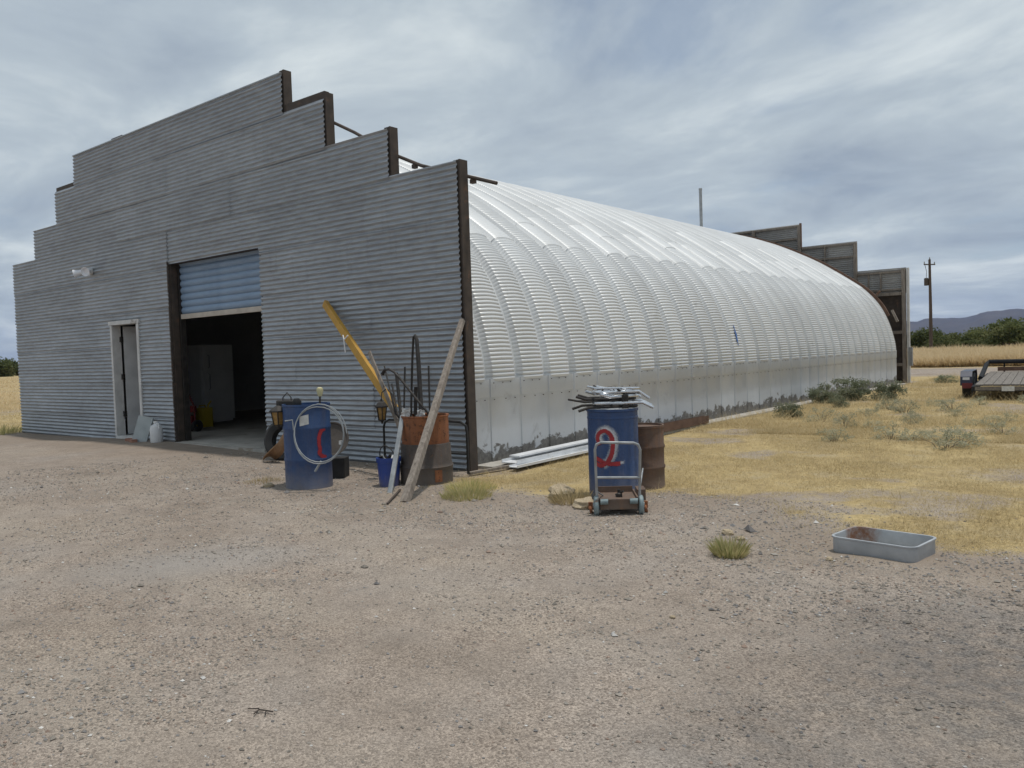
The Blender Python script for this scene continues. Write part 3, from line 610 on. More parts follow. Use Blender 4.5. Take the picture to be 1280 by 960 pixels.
fr = thing('refrigerator', 'white two-door refrigerator standing in the dark behind the roller door', 'refrigerator', (-10.0, 2.57, 0.075), R(15))
MB().box(-0.30, 0.34, -0.45, 0.45, 0.03, 1.72, 0.015).build('cabinet', MAT['fridge'], fr)
MB().box(0.342, 0.40, -0.445, 0.445, 1.16, 1.72, 0.01).build('freezer_door', MAT['fridge'], fr)
MB().box(0.342, 0.40, -0.445, 0.445, 0.08, 1.145, 0.01).build('door', MAT['fridge'], fr)
for z0, z1 in ((1.22, 1.5), (0.75, 1.1)): MB().tube([(0.40, -0.31, z0), (0.44, -0.31, z0+0.02), (0.44, -0.31, z1-0.02), (0.40, -0.31, z1)], 0.012, 6).build('handle', MAT['door_grey'], fr)
jc = thing('hand_truck', 'red and black wheeled tool frame just inside the roller door', 'hand truck', (-8.35, 1.25, 0.075))
for s in (-1, 1):
    MB().tube([(s*0.16, 0, 0.1), (s*0.16, -0.02, 0.5), (s*0.14, -0.1, 0.72)], 0.016, 8).build('upright', MAT['red'], jc)
    MB().lathe([(0.03, -0.03), (0.10, -0.03), (0.115, -0.012), (0.115, 0.012), (0.10, 0.03), (0.03, 0.03)], 20, (s*0.22, 0, 0.115), Matrix.Rotation(R(90), 3, 'Y')).build('wheel', MAT['dark'], jc)
MB().box(-0.14, 0.14, -0.05, 0.05, 0.38, 0.5, 0.01).box(-0.11, 0.11, -0.06, 0.04, 0.16, 0.3, 0.01).build('tool_box', MAT['red'], jc)
MB().tube([(-0.14, -0.1, 0.72), (0.14, -0.1, 0.72)], 0.02, 8).build('handle', MAT['dark'], jc)
MB().box(-0.17, 0.17, -0.22, -0.02, 0.02, 0.035).build('toe_plate', MAT['black_metal'], jc, 0)
yc = thing('fuel_can', 'yellow fuel can on the concrete floor in front of the refrigerator', 'can', (-9.05, 1.95, 0.075))
MB().box(-0.10, 0.10, -0.15, 0.15, 0, 0.40, 0.03).build('body', MAT['yellow_can'], yc)
MB().tube([(0, 0.08, 0.39), (0, 0.1, 0.46), (0, 0.16, 0.53)], 0.02, 8).build('spout', MAT['yellow_can'], yc); MB().tube([(0, -0.12, 0.39), (0, -0.1, 0.45), (0, 0.02, 0.45), (0, 0.04, 0.39)], 0.012, 8).build('handle', MAT['yellow_can'], yc)
gp = MB().bar((-7.42, -0.27, 0.05), (-7.38, -0.14, 0.50), 0.28, 0.025, (0.85, 0.52, 0)).build('leaning_cover', MAT['grey_panel'], None, 0)
tag(gp, 'thin grey metal panel leaning on the wall beside the walk-in door', 'panel')
jg = thing('jug', 'white plastic jug on the ground left of the roller door', 'jug', (-7.0, -0.17, gz(-7.0, -0.17)-0.005))
MB().lathe([(0, 0), (0.095, 0), (0.105, 0.02), (0.105, 0.22), (0.085, 0.29), (0.035, 0.32), (0.03, 0.34)], 18).build('body', MAT['jug'], jg); MB().lathe([(0.036, 0.335), (0.036, 0.37), (0, 0.372)], 12).build('cap', MAT['jug'], jg)
MB().tube([(0.03, 0, 0.325), (0.085, 0, 0.33), (0.105, 0, 0.24)], 0.014, 8).build('handle', MAT['jug'], jg)
for i, (x, y, a) in enumerate(((-7.72, -0.26, 20), (-7.50, -0.34, -12))):
    bk = MB().box(-0.10, 0.10, -0.05, 0.05, 0, 0.055, 0.006).build('brick', MAT['brick'], None, 0.6, (x, y, gz(x, y)-0.005), R(a))
    tag(bk, ['red brick on the ground against the white door sill', 'red brick lying beside the leaning grey metal panel'][i], 'brick', 'bricks by the walk-in door')

# ------------------------------------------------------------------ drums and scrap by the front corner
def drum_profile(r, h, ribs=(0.33, 0.66), rim=0.012):
    p = [(0, 0.004), (r-0.01, 0.004), (r-0.01, 0), (r+0.003, 0), (r+0.003, 0.02), (r, 0.026)]
    for f in ribs:
        z = f*h; p += [(r, z-0.025), (r+rim, z-0.008), (r+rim, z+0.008), (r, z+0.025)]
    return p + [(r, h-0.03), (r+0.006, h-0.022), (r+0.006, h)]
def drum_top(r, h, deep): return [(r+0.006, h), (r-0.012, h), (r-0.014, h-deep), (0, h-deep)]
def ribbon(path, r, w, lift, name, m, parent, a0):
    """painted stroke that follows the drum wall: path of (arc metres, height)"""
    pts = np.array(path); s = np.linspace(0, len(pts)-1, (len(pts)-1)*6+1); q = np.stack([np.interp(s, range(len(pts)), pts[:, i]) for i in (0, 1)], 1)
    for _ in range(5): q[1:-1] = (q[:-2]+2*q[1:-1]+q[2:])/4
    tg = np.gradient(q, axis=0); tg /= np.linalg.norm(tg, axis=1)[:, None]; nn = np.stack([-tg[:, 1], tg[:, 0]], 1)
    ww = 1.25*w*(0.85+0.3*fbm(s*1.1, s*0, 5, 3)); us = (-1, -0.6, -0.2, 0.2, 0.6, 1); P = np.zeros((len(q), 6, 3))
    for j, u in enumerate(us):
        e = q + nn*(ww*u/2)[:, None]; an = a0 + e[:, 0]/r; P[:, j] = np.stack([np.cos(an)*(r+lift), np.sin(an)*(r+lift), e[:, 1]], 1)
    o = MB().grid(P).build(name, m, parent); ends = np.minimum(np.arange(len(q)), np.arange(len(q))[::-1]); ed = np.maximum(np.abs(np.array(us))[None, :], np.clip(1-ends/2.5, 0, 1)[:, None])
    o.data.attributes.new('edge', 'FLOAT', 'POINT').data.foreach_set('value', ed.astype(np.float32).ravel()); return o
view1 = math.atan2(CAM.y+1.6, CAM.x+0.7)
D1 = (-0.825, -1.655); z1 = gz(*D1)-0.01
d1 = thing('blue_drum', 'tall blue drum with white paper label and hose coil near the roller door', 'drum', (*D1, z1))
r1, h1 = 0.255, 0.93
MB().lathe(drum_profile(r1, h1, (0.35, 0.72), 0.006), 40).build('body', MAT['blue_drum'], d1)
MB().lathe(drum_top(r1, h1, 0.16), 40).build('rim', MAT['blue_drum'], d1)
a = math.atan2(CAM.y-D1[1], CAM.x-D1[0])
P = np.zeros((6, 4, 3))
for i in range(6):
    for j in range(4): an = a - 0.30 + i*0.075; P[i, j] = (math.cos(an)*(r1+0.004), math.sin(an)*(r1+0.004), 0.70 + 0.035*j + 0.004*i)
MB().grid(P).build('paper_label', MAT['paper'], d1)
ribbon([(0.215, 0.66), (0.155, 0.645), (0.125, 0.58), (0.12, 0.50), (0.135, 0.44), (0.12, 0.39), (0.17, 0.35), (0.22, 0.34)], r1, 0.045, 0.004, 'painted_mark', MAT['red_paint'], d1, a)
# hose coil hung over the rim
rt = Vector((0.78, 0.625, 0)).normalized(); tw = Vector((math.cos(a), math.sin(a), 0))
hc = thing('hose_coil', 'grey plastic hose coil hanging on the blue drum by the door', 'hose', (D1[0], D1[1], z1+0.0))
cc = tw*(r1+0.06) + rt*0.115 + Vector((0, 0, 0.615))
pts = []
for k in range(64):
    th = 2*math.pi*k/28; rr = 0.262 + 0.016*math.sin(k*0.11+1) ; pts.append(cc + rt*(rr*math.sin(th)*(1+0.03*(k > 28)) + (0.018 if k > 28 else 0)) + Vector((0, 0, 1))*(rr*1.16*math.cos(th)) + tw*(0.02*math.sin(th*2) + 0.0007*k - 0.06*math.cos(th)))
MB().tube(pts, 0.0065, 7).build('loops', MAT['hose'], hc)
MB().tube([cc + rt*-0.26 + Vector((0, 0, 0.05)), cc + rt*-0.27 + Vector((0, 0, 0.16)), cc + rt*-0.35 + Vector((0, 0, 0.15))], 0.008, 6).build('loose_end', MAT['hose'], hc)
MB().tube([cc + rt*0.02 + Vector((0, 0, -0.29)) + tw*0.03, cc + rt*-0.05 + Vector((0, 0, -0.40)) + tw*0.02], 0.013, 6).build('hanging_end', MAT['hose'], hc)
MB().box(-0.015, 0.015, -0.015, 0.015, -0.02, 0.02).build('clip', MAT['paper'], hc, 0, tuple(cc + rt*0.24 + Vector((0, 0, -0.10))))
br = thing('brush', 'pale-headed brush standing up in the blue drum with hose coil', 'brush', (D1[0]+0.10, D1[1]+0.10, z1+h1-0.17))
MB().tube([(0, 0, 0), (0.01, 0.01, 0.27)], 0.011, 7).build('handle', MAT['brown_post'], br)
MB().lathe([(0.0, 0.24), (0.022, 0.245), (0.030, 0.27), (0.038, 0.31), (0.033, 0.335), (0.015, 0.345), (0, 0.342)], 9, (0.01, 0.01, 0)).build('head', MAT['bristle'], br)
def lantern(name, label, loc, group, s=1.0):
    l = thing(name, label, 'lantern', loc, 0.4, group)
    MB().lathe([(0, 0.0), (0.012, 0.0), (0.018, 0.03), (0.05, 0.04), (0.055, 0.05), (0, 0.05)], 6).build('base', MAT['black_metal'], l)
    MB().lathe([(0.045*s, 0.05), (0.07*s, 0.19), (0, 0.19)], 6).build('glass', MAT['amber'], l, 0.3)
    for k in range(6):
        an = 2*math.pi*k/6; MB().bar((0.049*s*math.cos(an), 0.049*s*math.sin(an), 0.05), (0.075*s*math.cos(an), 0.075*s*math.sin(an), 0.195), 0.009, 0.009).build('bar', MAT['black_metal'], l, 0)
    MB().lathe([(0.0, 0.19), (0.095*s, 0.19), (0.095*s, 0.205), (0.05, 0.245), (0.015, 0.26), (0.012, 0.29), (0, 0.29)], 6).build('cap', MAT['black_metal'], l, 0.3)
    return l
L1 = Vector((D1[0], D1[1], z1)) - rt*0.315 + tw*0.03
lantern('lantern', 'amber glass lantern hanging at the left rim of a blue drum', (L1.x, L1.y, z1+0.66), 'old black lanterns', 1.1)
hk = thing('hose_nozzle_tangle', 'black wire handle and fittings heaped on the blue drum rim', 'fittings', (D1[0]-0.22, D1[1]-0.05, z1+h1-0.03))
MB().tube([(-0.07, -0.05, 0), (-0.06, -0.05, 0.10), (-0.02, -0.02, 0.155), (0.02, 0.0, 0.10), (0.03, 0.0, 0.0)], 0.007, 6).build('wire_handle', MAT['black_metal'], hk)
MB().bar((-0.12, -0.08, 0.035), (0.14, 0.03, 0.03), 0.06, 0.07, None, 0.01).build('body', MAT['black_metal'], hk); MB().lathe([(0, 0), (0.04, 0), (0.045, 0.03), (0.03, 0.07), (0, 0.07)], 12, (0.12, 0.0, 0.02)).build('knob', MAT['dark'], hk)
ty = thing('tyre', 'black rubber tyre leaning on the wall behind a blue drum', 'tyre', (-2.98, -0.40, 0.29))
tm = Vector((0.55, -1.0, 0.22)).normalized().to_track_quat('Z', 'Y').to_matrix()
MB().lathe([(0.18, -0.07), (0.26, -0.095), (0.30, -0.06), (0.305, 0), (0.30, 0.06), (0.26, 0.095), (0.18, 0.07), (0.175, 0), (0.18, -0.07)], 32, (0, 0, 0), tm).build('rubber', MAT['dark'], ty)
P = np.zeros((14, 5, 3))
for i in range(14):
    u = i/13; c = Vector((-3.02, -0.66, 0.10)).lerp(Vector((-2.62, -0.60, 0.50)), u) + Vector((0.06, -0.08, -0.06))*math.sin(u*math.pi)
    for j in range(5): w = (j-2)/2; P[i, j] = c + rt*(0.09*w*(0.5+math.sin(math.pi*min(1, u+0.2))*0.8)) + Vector((0, 0, 1))*(-0.05*w*w)
o = MB().grid(P).build('leather_strip', MAT['leather'])
sm = o.modifiers.new('thickness', 'SOLIDIFY'); sm.thickness = 0.012
tag(o, 'curved brown leather strip propped against the black tyre', 'strip')
lid = MB().lathe([(0, 0), (0.19, 0), (0.20, 0.012), (0.20, 0.025), (0.185, 0.025), (0.18, 0.012), (0, 0.012)], 32, (0, 0, 0), (Vector((0.55, -0.8, 0.22))).normalized().to_track_quat('Z', 'Y').to_matrix()).build('drum_lid', MAT['dark_rust'], None, 0.5, (-1.06, -1.12, 0.46))
tag(lid, 'round grey drum lid half hidden behind the blue drum with coil', 'lid')
sb = MB().box(-0.14, 0.14, -0.12, 0.12, 0, 0.24, 0.015).build('shade_fill_box', MAT['dark'], None, 0.5, (-1.12, -1.05, gz(-1.12, -1.05)-0.01), R(35))  # black box added to give the dark shade behind the drum
tag(sb, 'low black box added as the dark shade behind a blue drum', 'box')
rk = lambda name, x, y, s, label, grp, seed, m='rock': _rock(name, x, y, s, label, grp, seed, m)
def rock_mesh(seed, m, s=(1, 1, 0.7)):
    r = np.random.default_rng(seed); n = 10; P = np.zeros((n, 13, 3))
    for i in range(n):
        for j in range(13):
            th = math.pi*i/(n-1); ph = 2*math.pi*j/12; d = np.array([math.sin(th)*math.cos(ph), math.sin(th)*math.sin(ph), math.cos(th)])
            k = 0.55 + 0.9*float(fbm(d[0]*1.9+seed*3.1, d[1]*1.9+d[2]*2.3+5, seed, 3)); P[i, j] = d*k*np.array(s)
    return MB().grid(P).mesh('stone', MAT[m], 0.3)
def _rock(name, x, y, s, label, grp, seed, m):
    o = link(name, rock_mesh(seed, m), None, (x, y, gz(x, y)+0.25*s), random.random()*6); o.scale = (s, s*0.8, s*0.75)
    tag(o, label, 'stone', grp)
_rock('stone', -0.86+(-0.30), -1.95, 0.055, 'small pale stone at the left foot of the blue drum with coil', None, 3, 'rock')
_rock('stone', 2.03, -0.86, 0.17, 'larger tan stone in the dry weeds left of the graffiti drum', 'tan stones by the graffiti drum', 4, 'rock')
_rock('stone', 2.56, -1.22, 0.125, 'smaller tan stone touching the rusty cart wheel', 'tan stones by the graffiti drum', 6, 'rock')

# rust drum full of rods
D2 = (0.18, -0.82); z2 = gz(*D2)-0.01; r2 = 0.255
d2 = thing('rusty_drum', 'rusty drum with orange upper half holding rods and bars', 'drum', (*D2, z2))
MB().lathe([(0, 0.004), (r2+0.03, 0.004), (r2+0.03, 0), (r2+0.035, 0.02), (r2+0.035, 0.15), (r2+0.04, 0.19), (r2+0.047, 0.20), (r2+0.04, 0.21), (r2+0.028, 0.24), (r2+0.02, 0.44), (r2+0.01, 0.455)], 40).build('lower_body', MAT['dark_rust'], d2)
MB().lathe([(r2+0.006, 0.43), (r2+0.006, 0.74), (r2+0.014, 0.75), (r2+0.012, 0.765), (r2-0.012, 0.76), (r2-0.012, 0.55), (0, 0.55)], 40).build('upper_body', MAT['orange_rust'], d2)
P = np.zeros((5, 3, 3)); a2 = math.atan2(CAM.y-D2[1], CAM.x-D2[0])
for i in range(5):
    for j in range(3): an = a2 + 0.30 + i*0.075; P[i, j] = (math.cos(an)*(r2+0.041), math.sin(an)*(r2+0.041), 0.045+0.065*j)
MB().grid(P).build('rust_patch', MAT['orange_rust'], d2)
def rod(label, pts, r, m='black_metal', name='metal_rod', n=8):
    o = MB().tube(pts, r, n).build(name, MAT[m]); tag(o, label, 'rod', 'scrap rods in the rusty drum'); return o
base = Vector((D2[0], D2[1], z2+0.57))
rod('thin straight rod at the right of the rusty drum', [base+Vector((0.12, 0.05, 0)), Vector((0.242, -0.800, 0.756)), Vector((0.170, -0.720, 1.287))], 0.011)
rod('thin straight rod left of the tall hairpin bar', [base+Vector((-0.06, 0.02, 0)), Vector((-0.152, -0.820, 0.726)), Vector((-0.210, -0.720, 1.281))], 0.011)
rod('thick dark pipe tilted left in the rusty drum', [base+Vector((-0.12, -0.04, 0)), Vector((-0.138, -0.880, 0.732)), Vector((-0.271, -0.800, 1.216))], 0.019)
rod('thin leaning rod at the far left of the rusty drum', [base+Vector((-0.15, 0.06, 0)), Vector((-0.357, -0.760, 0.740)), Vector((-0.665, -0.620, 1.297))], 0.009)
rod('short leaning rod between the left pipes in the drum', [base+Vector((-0.14, 0.02, 0)), Vector((-0.272, -0.800, 0.734)), Vector((-0.438, -0.720, 1.086))], 0.011)
rod('short bent rod beside the yellow beam in the drum', [base+Vector((-0.18, -0.05, 0)), Vector((-0.232, -0.870, 0.752)), Vector((-0.293, -0.860, 0.974)), Vector((-0.357, -0.860, 1.029))], 0.010)
rod('short stout black bar in the middle of the rusty drum', [base+Vector((0.02, 0.08, 0)), Vector((-0.037, -0.750, 0.723)), Vector((-0.033, -0.730, 1.052))], 0.021)
rod('curved cane-shaped pipe arching over the rusty drum', [base+Vector((0.16, -0.02, 0)), Vector((0.281, -0.840, 0.746)), Vector((0.179, -0.880, 0.872)), Vector((0.080, -0.900, 0.983)), Vector((-0.066, -0.920, 1.140)), Vector((-0.164, -0.930, 1.227)), Vector((-0.251, -0.930, 1.264)), Vector((-0.318, -0.930, 1.256)), Vector((-0.364, -0.930, 1.207))], [0.014]*7+[0.017, 0.022])
hb = thing('hairpin_bar', 'tallest bar in the rusty drum bent into a hairpin', 'bar', tuple(base), 0, 'scrap rods in the rusty drum')
def hloc(p): return p - base
MB().tube([Vector((0.0, 0, 0)), hloc(Vector((-0.059, -0.800, 0.727))), hloc(Vector((-0.054, -0.750, 1.359))), hloc(Vector((-0.045, -0.730, 1.597))), hloc(Vector((-0.021, -0.730, 1.634)))], 0.013, 8).build('thin_leg', MAT['black_metal'], hb)
MB().tube([Vector((0.06, 0.0, 0)), hloc(Vector((0.109, -0.800, 0.719))), hloc(Vector((0.052, -0.760, 1.357))), hloc(Vector((0.019, -0.740, 1.583))), hloc(Vector((-0.007, -0.740, 1.634))), hloc(Vector((-0.034, -0.740, 1.612)))], [0.028, 0.028, 0.025, 0.022, 0.018, 0.014], 8).build('thick_leg', MAT['black_metal'], hb)
for i, (p, s) in enumerate(((Vector((-0.002, -0.930, 0.779)), 0.05), (Vector((0.230, -0.930, 0.766)), 0.045))):
    P = np.zeros((6, 6, 3)); r = np.random.default_rng(i+4)
    for a_ in range(6):
        for b_ in range(6): P[a_, b_] = p + rt*((a_-2.5)*s*0.4) + Vector((0, 0, 1))*((b_-2.5)*s*0.35) + Vector((r.random()-.5, r.random()-.5, r.random()-.5))*s*0.5
    o = MB().grid(P).build('crumpled_plastic', MAT['paper'], None, 0); o.modifiers.new('thickness', 'SOLIDIFY').thickness = 0.003
    tag(o, ['crumpled white plastic among rods left of the hairpin bar', 'crumpled white plastic right of the hairpin bar in the drum'][i], 'plastic')
# yellow beam and its companions
yt = Vector((-2.434, -0.080, 2.173)); yb = Vector((-0.550, -0.660, 0.847))
yb = yb + (yb-yt).normalized()*0.12
yl = thing('yellow_beam', 'long yellow steel beam leaning from the rusty drum to the wall', 'beam', tuple(yb))
dv = yt - yb; sd = dv.normalized().cross(Vector((0, -1, 0)))
MB().bar(dv*0.0, dv, 0.098, 0.008, sd).build('web', MAT['yellow'], yl, 0)
nrm = dv.normalized().cross(sd.normalized()); nrm = nrm if nrm.y < 0 else -nrm
for s in (-1, 1):
    o_ = sd.normalized()*(s*0.046) - nrm*0.026; MB().bar(o_*1.0, dv + o_, 0.006, 0.044, sd).build('flange', MAT['yellow'], yl, 0)
MB().tube([dv*0.60+sd.normalized()*0.09+nrm*0.05, dv*0.61+nrm*0.065, dv*0.56-sd.normalized()*0.11+nrm*0.05], 0.009, 6).tube([dv*0.61+nrm*0.06, dv*0.64+sd.normalized()*0.03+nrm*0.06], 0.008, 6).build('white_tie', MAT['jug'], yl)
b0 = Vector((-0.229, -0.800, 0.539)); b1 = Vector((-1.039, -0.520, 1.472))
tag(MB().bar(b0, b1, 0.045, 0.02, (1, 0, 0.4)).build('grey_slat', MAT['wood_grey'], None, 0), 'thin grey wooden slat beside the lower end of the yellow beam', 'slat')
L2 = Vector((-0.476, -0.860, 0.732))
lt = lantern('lantern', 'small amber lantern hung below the yellow beam beside the rods', (L2.x, L2.y, L2.z-0.10), 'old black lanterns', 0.85)
MB().tube([(0, 0, 0.28), (0.0, 0.02, 0.36), (0.05, 0.03, 0.40)], 0.006, 6).build('hook', MAT['black_metal'], lt)
# leaning timber and pipe
t0 = Vector((0.88, -1.84, gz(0.88, -1.84)-0.02)); t1 = Vector((0.076, -0.020, 1.803)) + Vector((0, 0, 0.0))
pts = [t0.lerp(t1, u) + Vector((0.008*math.sin(u*5), 0, 0.010*math.sin(u*3.1))) for u in np.linspace(0, 1, 9)]
o = MB()
for i in range(8): o.bar(pts[i], pts[i+1], 0.082-0.0025*i, 0.082-0.0025*i, (1, 0, 0), 0.012)
tag(o.build('leaning_timber', MAT['wood_grey'], None, 0), 'long grey timber leaning on the corner post of the building', 'timber')
p0 = Vector((0.34, -1.53, gz(0.34, -1.53)-0.01)); p1 = Vector((0.039, -1.020, 0.747))
tag(MB().bar(p0, p1, 0.055, 0.03, (1, 0.3, 0), 0.006).build('steel_bar', MAT['grey_steel'], None, 0), 'flat grey steel bar leaning on the front of the rusty drum', 'bar')
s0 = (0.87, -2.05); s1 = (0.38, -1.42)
tag(MB().bar((*s0, gz(*s0)+0.012), (*s1, gz(*s1)+0.012), 0.018, 0.014).build('shadow_line_bar', MAT['brown_post'], None, 0), 'dark bar laid as a shadow line on the gravel beside the leaning timber', 'shadow')  # thin dark bar modelled in place of a cast shadow line
BK = (-0.02, -1.20); bz = gz(*BK)-0.008
bk = thing('bucket', 'small bright blue plastic bucket beside the rusty drum', 'bucket', (*BK, bz))
MB().lathe([(0, 0.003), (0.105, 0.003), (0.108, 0), (0.125, 0.27), (0.135, 0.272), (0.136, 0.30), (0.138, 0.318), (0.122, 0.318), (0.118, 0.24), (0, 0.24)], 32).build('body', MAT['blue_plastic'], bk)
MB().tube([(0.13*math.cos(q), 0.13*math.sin(q)*0.35-0.09*math.sin(q), 0.29+0.16*math.sin(q)) for q in np.linspace(0, math.pi, 13)], 0.006, 6).build('bail_handle', MAT['black_metal'], bk)
jk = thing('scrap_fittings', 'jumble of pale and black fittings heaped in the blue bucket', 'fittings', (BK[0], BK[1], bz+0.24))
for i in range(7):
    an = i*2.4; MB().bar((0.05*math.cos(an), 0.05*math.sin(an), 0.0), (0.09*math.cos(an+1), 0.09*math.sin(an+1), 0.085+0.015*(i % 3)), 0.03, 0.02).build('fitting', MAT['paper' if i % 2 else 'black_metal'], jk, 0)
fq = thing('tube_frame', 'black tubular frame standing against the wall behind the rusty drum', 'frame', (0, -0.3, 0))
zt = 0.62
MB().tube([(-1.05, -0.02, 0.02), (-1.05, -0.02, zt-0.09), (-1.02, -0.02, zt-0.03), (-0.95, -0.02, zt), (-0.3, -0.02, zt+0.01)], 0.014, 8).build('left_rail', MAT['dark'], fq)
MB().tube([(-0.3, -0.02, zt+0.01), (0.0, -0.02, zt+0.01), (0.22, 0.02, zt+0.0), (0.30, 0.02, zt-0.04), (0.315, 0.02, zt-0.12), (0.315, 0.02, 0.02)], 0.016, 8).build('right_rail', MAT['dark'], fq)
MB().tube([(-0.62, -0.1, zt-0.02), (-0.63, -0.12, zt-0.15), (-0.58, -0.15, zt-0.24), (-0.5, -0.16, zt-0.27)], 0.011, 8).build('hose_drop', MAT['dark'], fq)
MB().tube([(-0.3, -0.02, 0.25), (0.3, 0.02, 0.25)], 0.012, 8).build('lower_rail', MAT['dark'], fq)
# ------------------------------------------------------------------ graffiti drum, cart, tubing
D3 = (2.43, -0.52); z3 = gz(*D3)-0.01; r3, h3 = 0.242, 0.865
d3 = thing('blue_drum', 'blue drum with red and white spray-painted figure beside the cart', 'drum', (*D3, z3))
MB().lathe([(0, 0.004), (r3, 0.004), (r3+0.002, 0), (r3+0.004, 0.02), (r3, 0.03), (r3, h3-0.10), (r3+0.004, h3-0.095), (r3+0.004, h3-0.08), (r3, h3-0.075), (r3, h3-0.03), (r3+0.009, h3-0.024), (r3+0.009, h3)], 44).build('body', MAT['blue_drum'], d3)
MB().lathe([(r3+0.009, h3), (r3-0.006, h3+0.002), (r3-0.012, h3-0.012), (0, h3-0.012)], 44).build('lid', MAT['tray'], d3)
a3 = math.atan2(CAM.y-D3[1], CAM.x-D3[0])
g = lambda u, v: ((u-327)/4.8/131, h3 - (v-262)/4.8/127)
pth = [g(245, 470), g(228, 430), g(240, 398), g(278, 380), (g(313, 402)), g(328, 455), g(318, 520), g(292, 568), g(248, 588), g(212, 575), g(206, 545), g(232, 548), g(270, 572), g(320, 576), g(370, 572)]
ribbon([(u+0.012, v+0.012) for u, v in pth[:9]], r3, 0.085, 0.002, 'painted_halo', MAT['white_spray'], d3, a3)
ribbon([g(330, 574), g(400, 566)], r3, 0.03, 0.002, 'painted_halo', MAT['white_spray'], d3, a3)
ribbon(pth, r3, 0.04, 0.004, 'painted_figure', MAT['red_paint'], d3, a3)
D4 = (2.40, 0.08); z4 = gz(*D4)-0.01
d4 = thing('rusty_drum', 'brown rusty drum standing behind the graffiti drum', 'drum', (*D4, z4))
MB().lathe(drum_profile(0.225, 0.645, (0.34, 0.66), 0.010), 36).build('body', MAT['brown_rust'], d4); MB().lathe(drum_top(0.225, 0.645, 0.02), 36).build('lid', MAT['brown_rust'], d4)
# bent tube chair frames piled on the drum
def frame(label, loc, rot, L, W, bend, r, m, tilt=0.0):
    t_ = thing('chair_frame', label, 'frame', loc, rot, 'bent tube frames on the graffiti drum'); t_.rotation_euler.x = tilt
    k = 0.06; P = [(-L/2, -W/2, bend), (-L/2+0.10, -W/2, 0), (L/2-k, -W/2, 0), (L/2-k*0.3, -W/2+k*0.3, 0), (L/2, -W/2+k, 0), (L/2, W/2-k, 0), (L/2-k*0.3, W/2-k*0.3, 0), (L/2-k, W/2, 0), (-L/2+0.10, W/2, 0), (-L/2, W/2, bend)]
    MB().tube(P, r, 8).build('bent_tube', MAT[m], t_); MB().tube([(-0.05, -W/2, 0.004), (-0.05, W/2, 0.004)], r*0.85, 8).build('cross_tube', MAT[m], t_)
top = z3 + h3
rx = math.atan2(0.625, 0.78)
frame('lowest black tube frame poking left over the drum rim', (D3[0]-0.07, D3[1]-0.02, top+0.018), rx+0.10, 0.58, 0.34, -0.03, 0.013, 'black_metal')
frame('dull chrome tube frame with ends hanging off the right rim', (D3[0]+0.10, D3[1]+0.04, top+0.055), rx+math.pi-0.12, 0.56, 0.32, -0.05, 0.014, 'chrome')
frame('dark tube frame lying in the middle of the pile', (D3[0]-0.07, D3[1]+0.0, top+0.09), rx-0.14, 0.56, 0.28, 0.03, 0.013, 'black_metal')
frame('uppermost chrome tube frame on the pile', (D3[0]+0.02, D3[1]-0.02, top+0.125), rx+0.35, 0.42, 0.32, 0.03, 0.014, 'chrome', 0.05)
frame('chrome tube frame crossing the pile above the right rim', (D3[0]+0.09, D3[1]+0.0, top+0.16), rx+math.pi+0.18, 0.50, 0.24, -0.07, 0.013, 'chrome')
frame('thin dark tube frame standing out beyond the left rim', (D3[0]-0.12, D3[1]-0.08, top+0.07), rx+0.22, 0.52, 0.20, 0.02, 0.010, 'black_metal')
frame('thin chrome tube frame skewed across the top of the pile', (D3[0]+0.0, D3[1]+0.05, top+0.185), rx-0.45, 0.46, 0.26, 0.02, 0.011, 'chrome', -0.05)
frame('dark tube frame tilted up at the back of the pile', (D3[0]+0.03, D3[1]+0.07, top+0.15), rx+0.75, 0.38, 0.30, 0.05, 0.011, 'black_metal', 0.10)
bb = MB().box(-0.03, 0.03, -0.02, 0.02, 0, 0.13, 0.006).build('bracket', MAT['black_metal'], None, 0.5, tuple(Vector((D3[0], D3[1], top)) + rt*0.06 + tw*0.18), rx)
tag(bb, 'short black steel bracket standing on the front of the drum lid', 'bracket')
tag(MB().tube([tuple(Vector((D3[0], D3[1], top+0.16)) + rt*q[0] + Vector((0, 0, q[1]))) for q in ((-0.10, 0.0), (-0.06, 0.035), (0.0, 0.04), (0.03, 0.0))] , 0.006, 6).build('wire_loop', MAT['black_metal']), 'thin black wire loop on top of the tube frames', 'wire')
# cart
CT = (2.885, -1.215); zc_ = gz(*CT)
ct = thing('push_cart', 'small rusty push cart with bent tube handle before the graffiti drum', 'cart', (*CT, zc_-0.004), rx-0.05); ct.scale = (0.92, 0.92, 0.95)
MB().box(-0.17, 0.17, -0.20, 0.26, 0.115, 0.135).box(-0.17, 0.17, -0.215, -0.195, 0.06, 0.15).box(-0.185, -0.17, -0.2, 0.26, 0.08, 0.16).box(0.17, 0.185, -0.2, 0.26, 0.08, 0.16).box(-0.17, 0.17, 0.26, 0.275, 0.08, 0.19).build('deck', MAT['brown_rust'], ct, 0)
hp = [(-0.195, -0.16, 0.10), (-0.20, -0.19, 0.35), (-0.205, -0.215, 0.60), (-0.19, -0.22, 0.645), (-0.15, -0.222, 0.662), (0.15, -0.222, 0.650), (0.19, -0.22, 0.633), (0.207, -0.215, 0.59), (0.20, -0.19, 0.35), (0.195, -0.16, 0.10)]
MB().tube(hp, 0.0125, 8).build('handle', MAT['grey_steel'], ct); MB().tube([(-0.20, -0.19, 0.345), (0.20, -0.19, 0.335)], 0.012, 8).build('cross_bar', MAT['grey_steel'], ct)
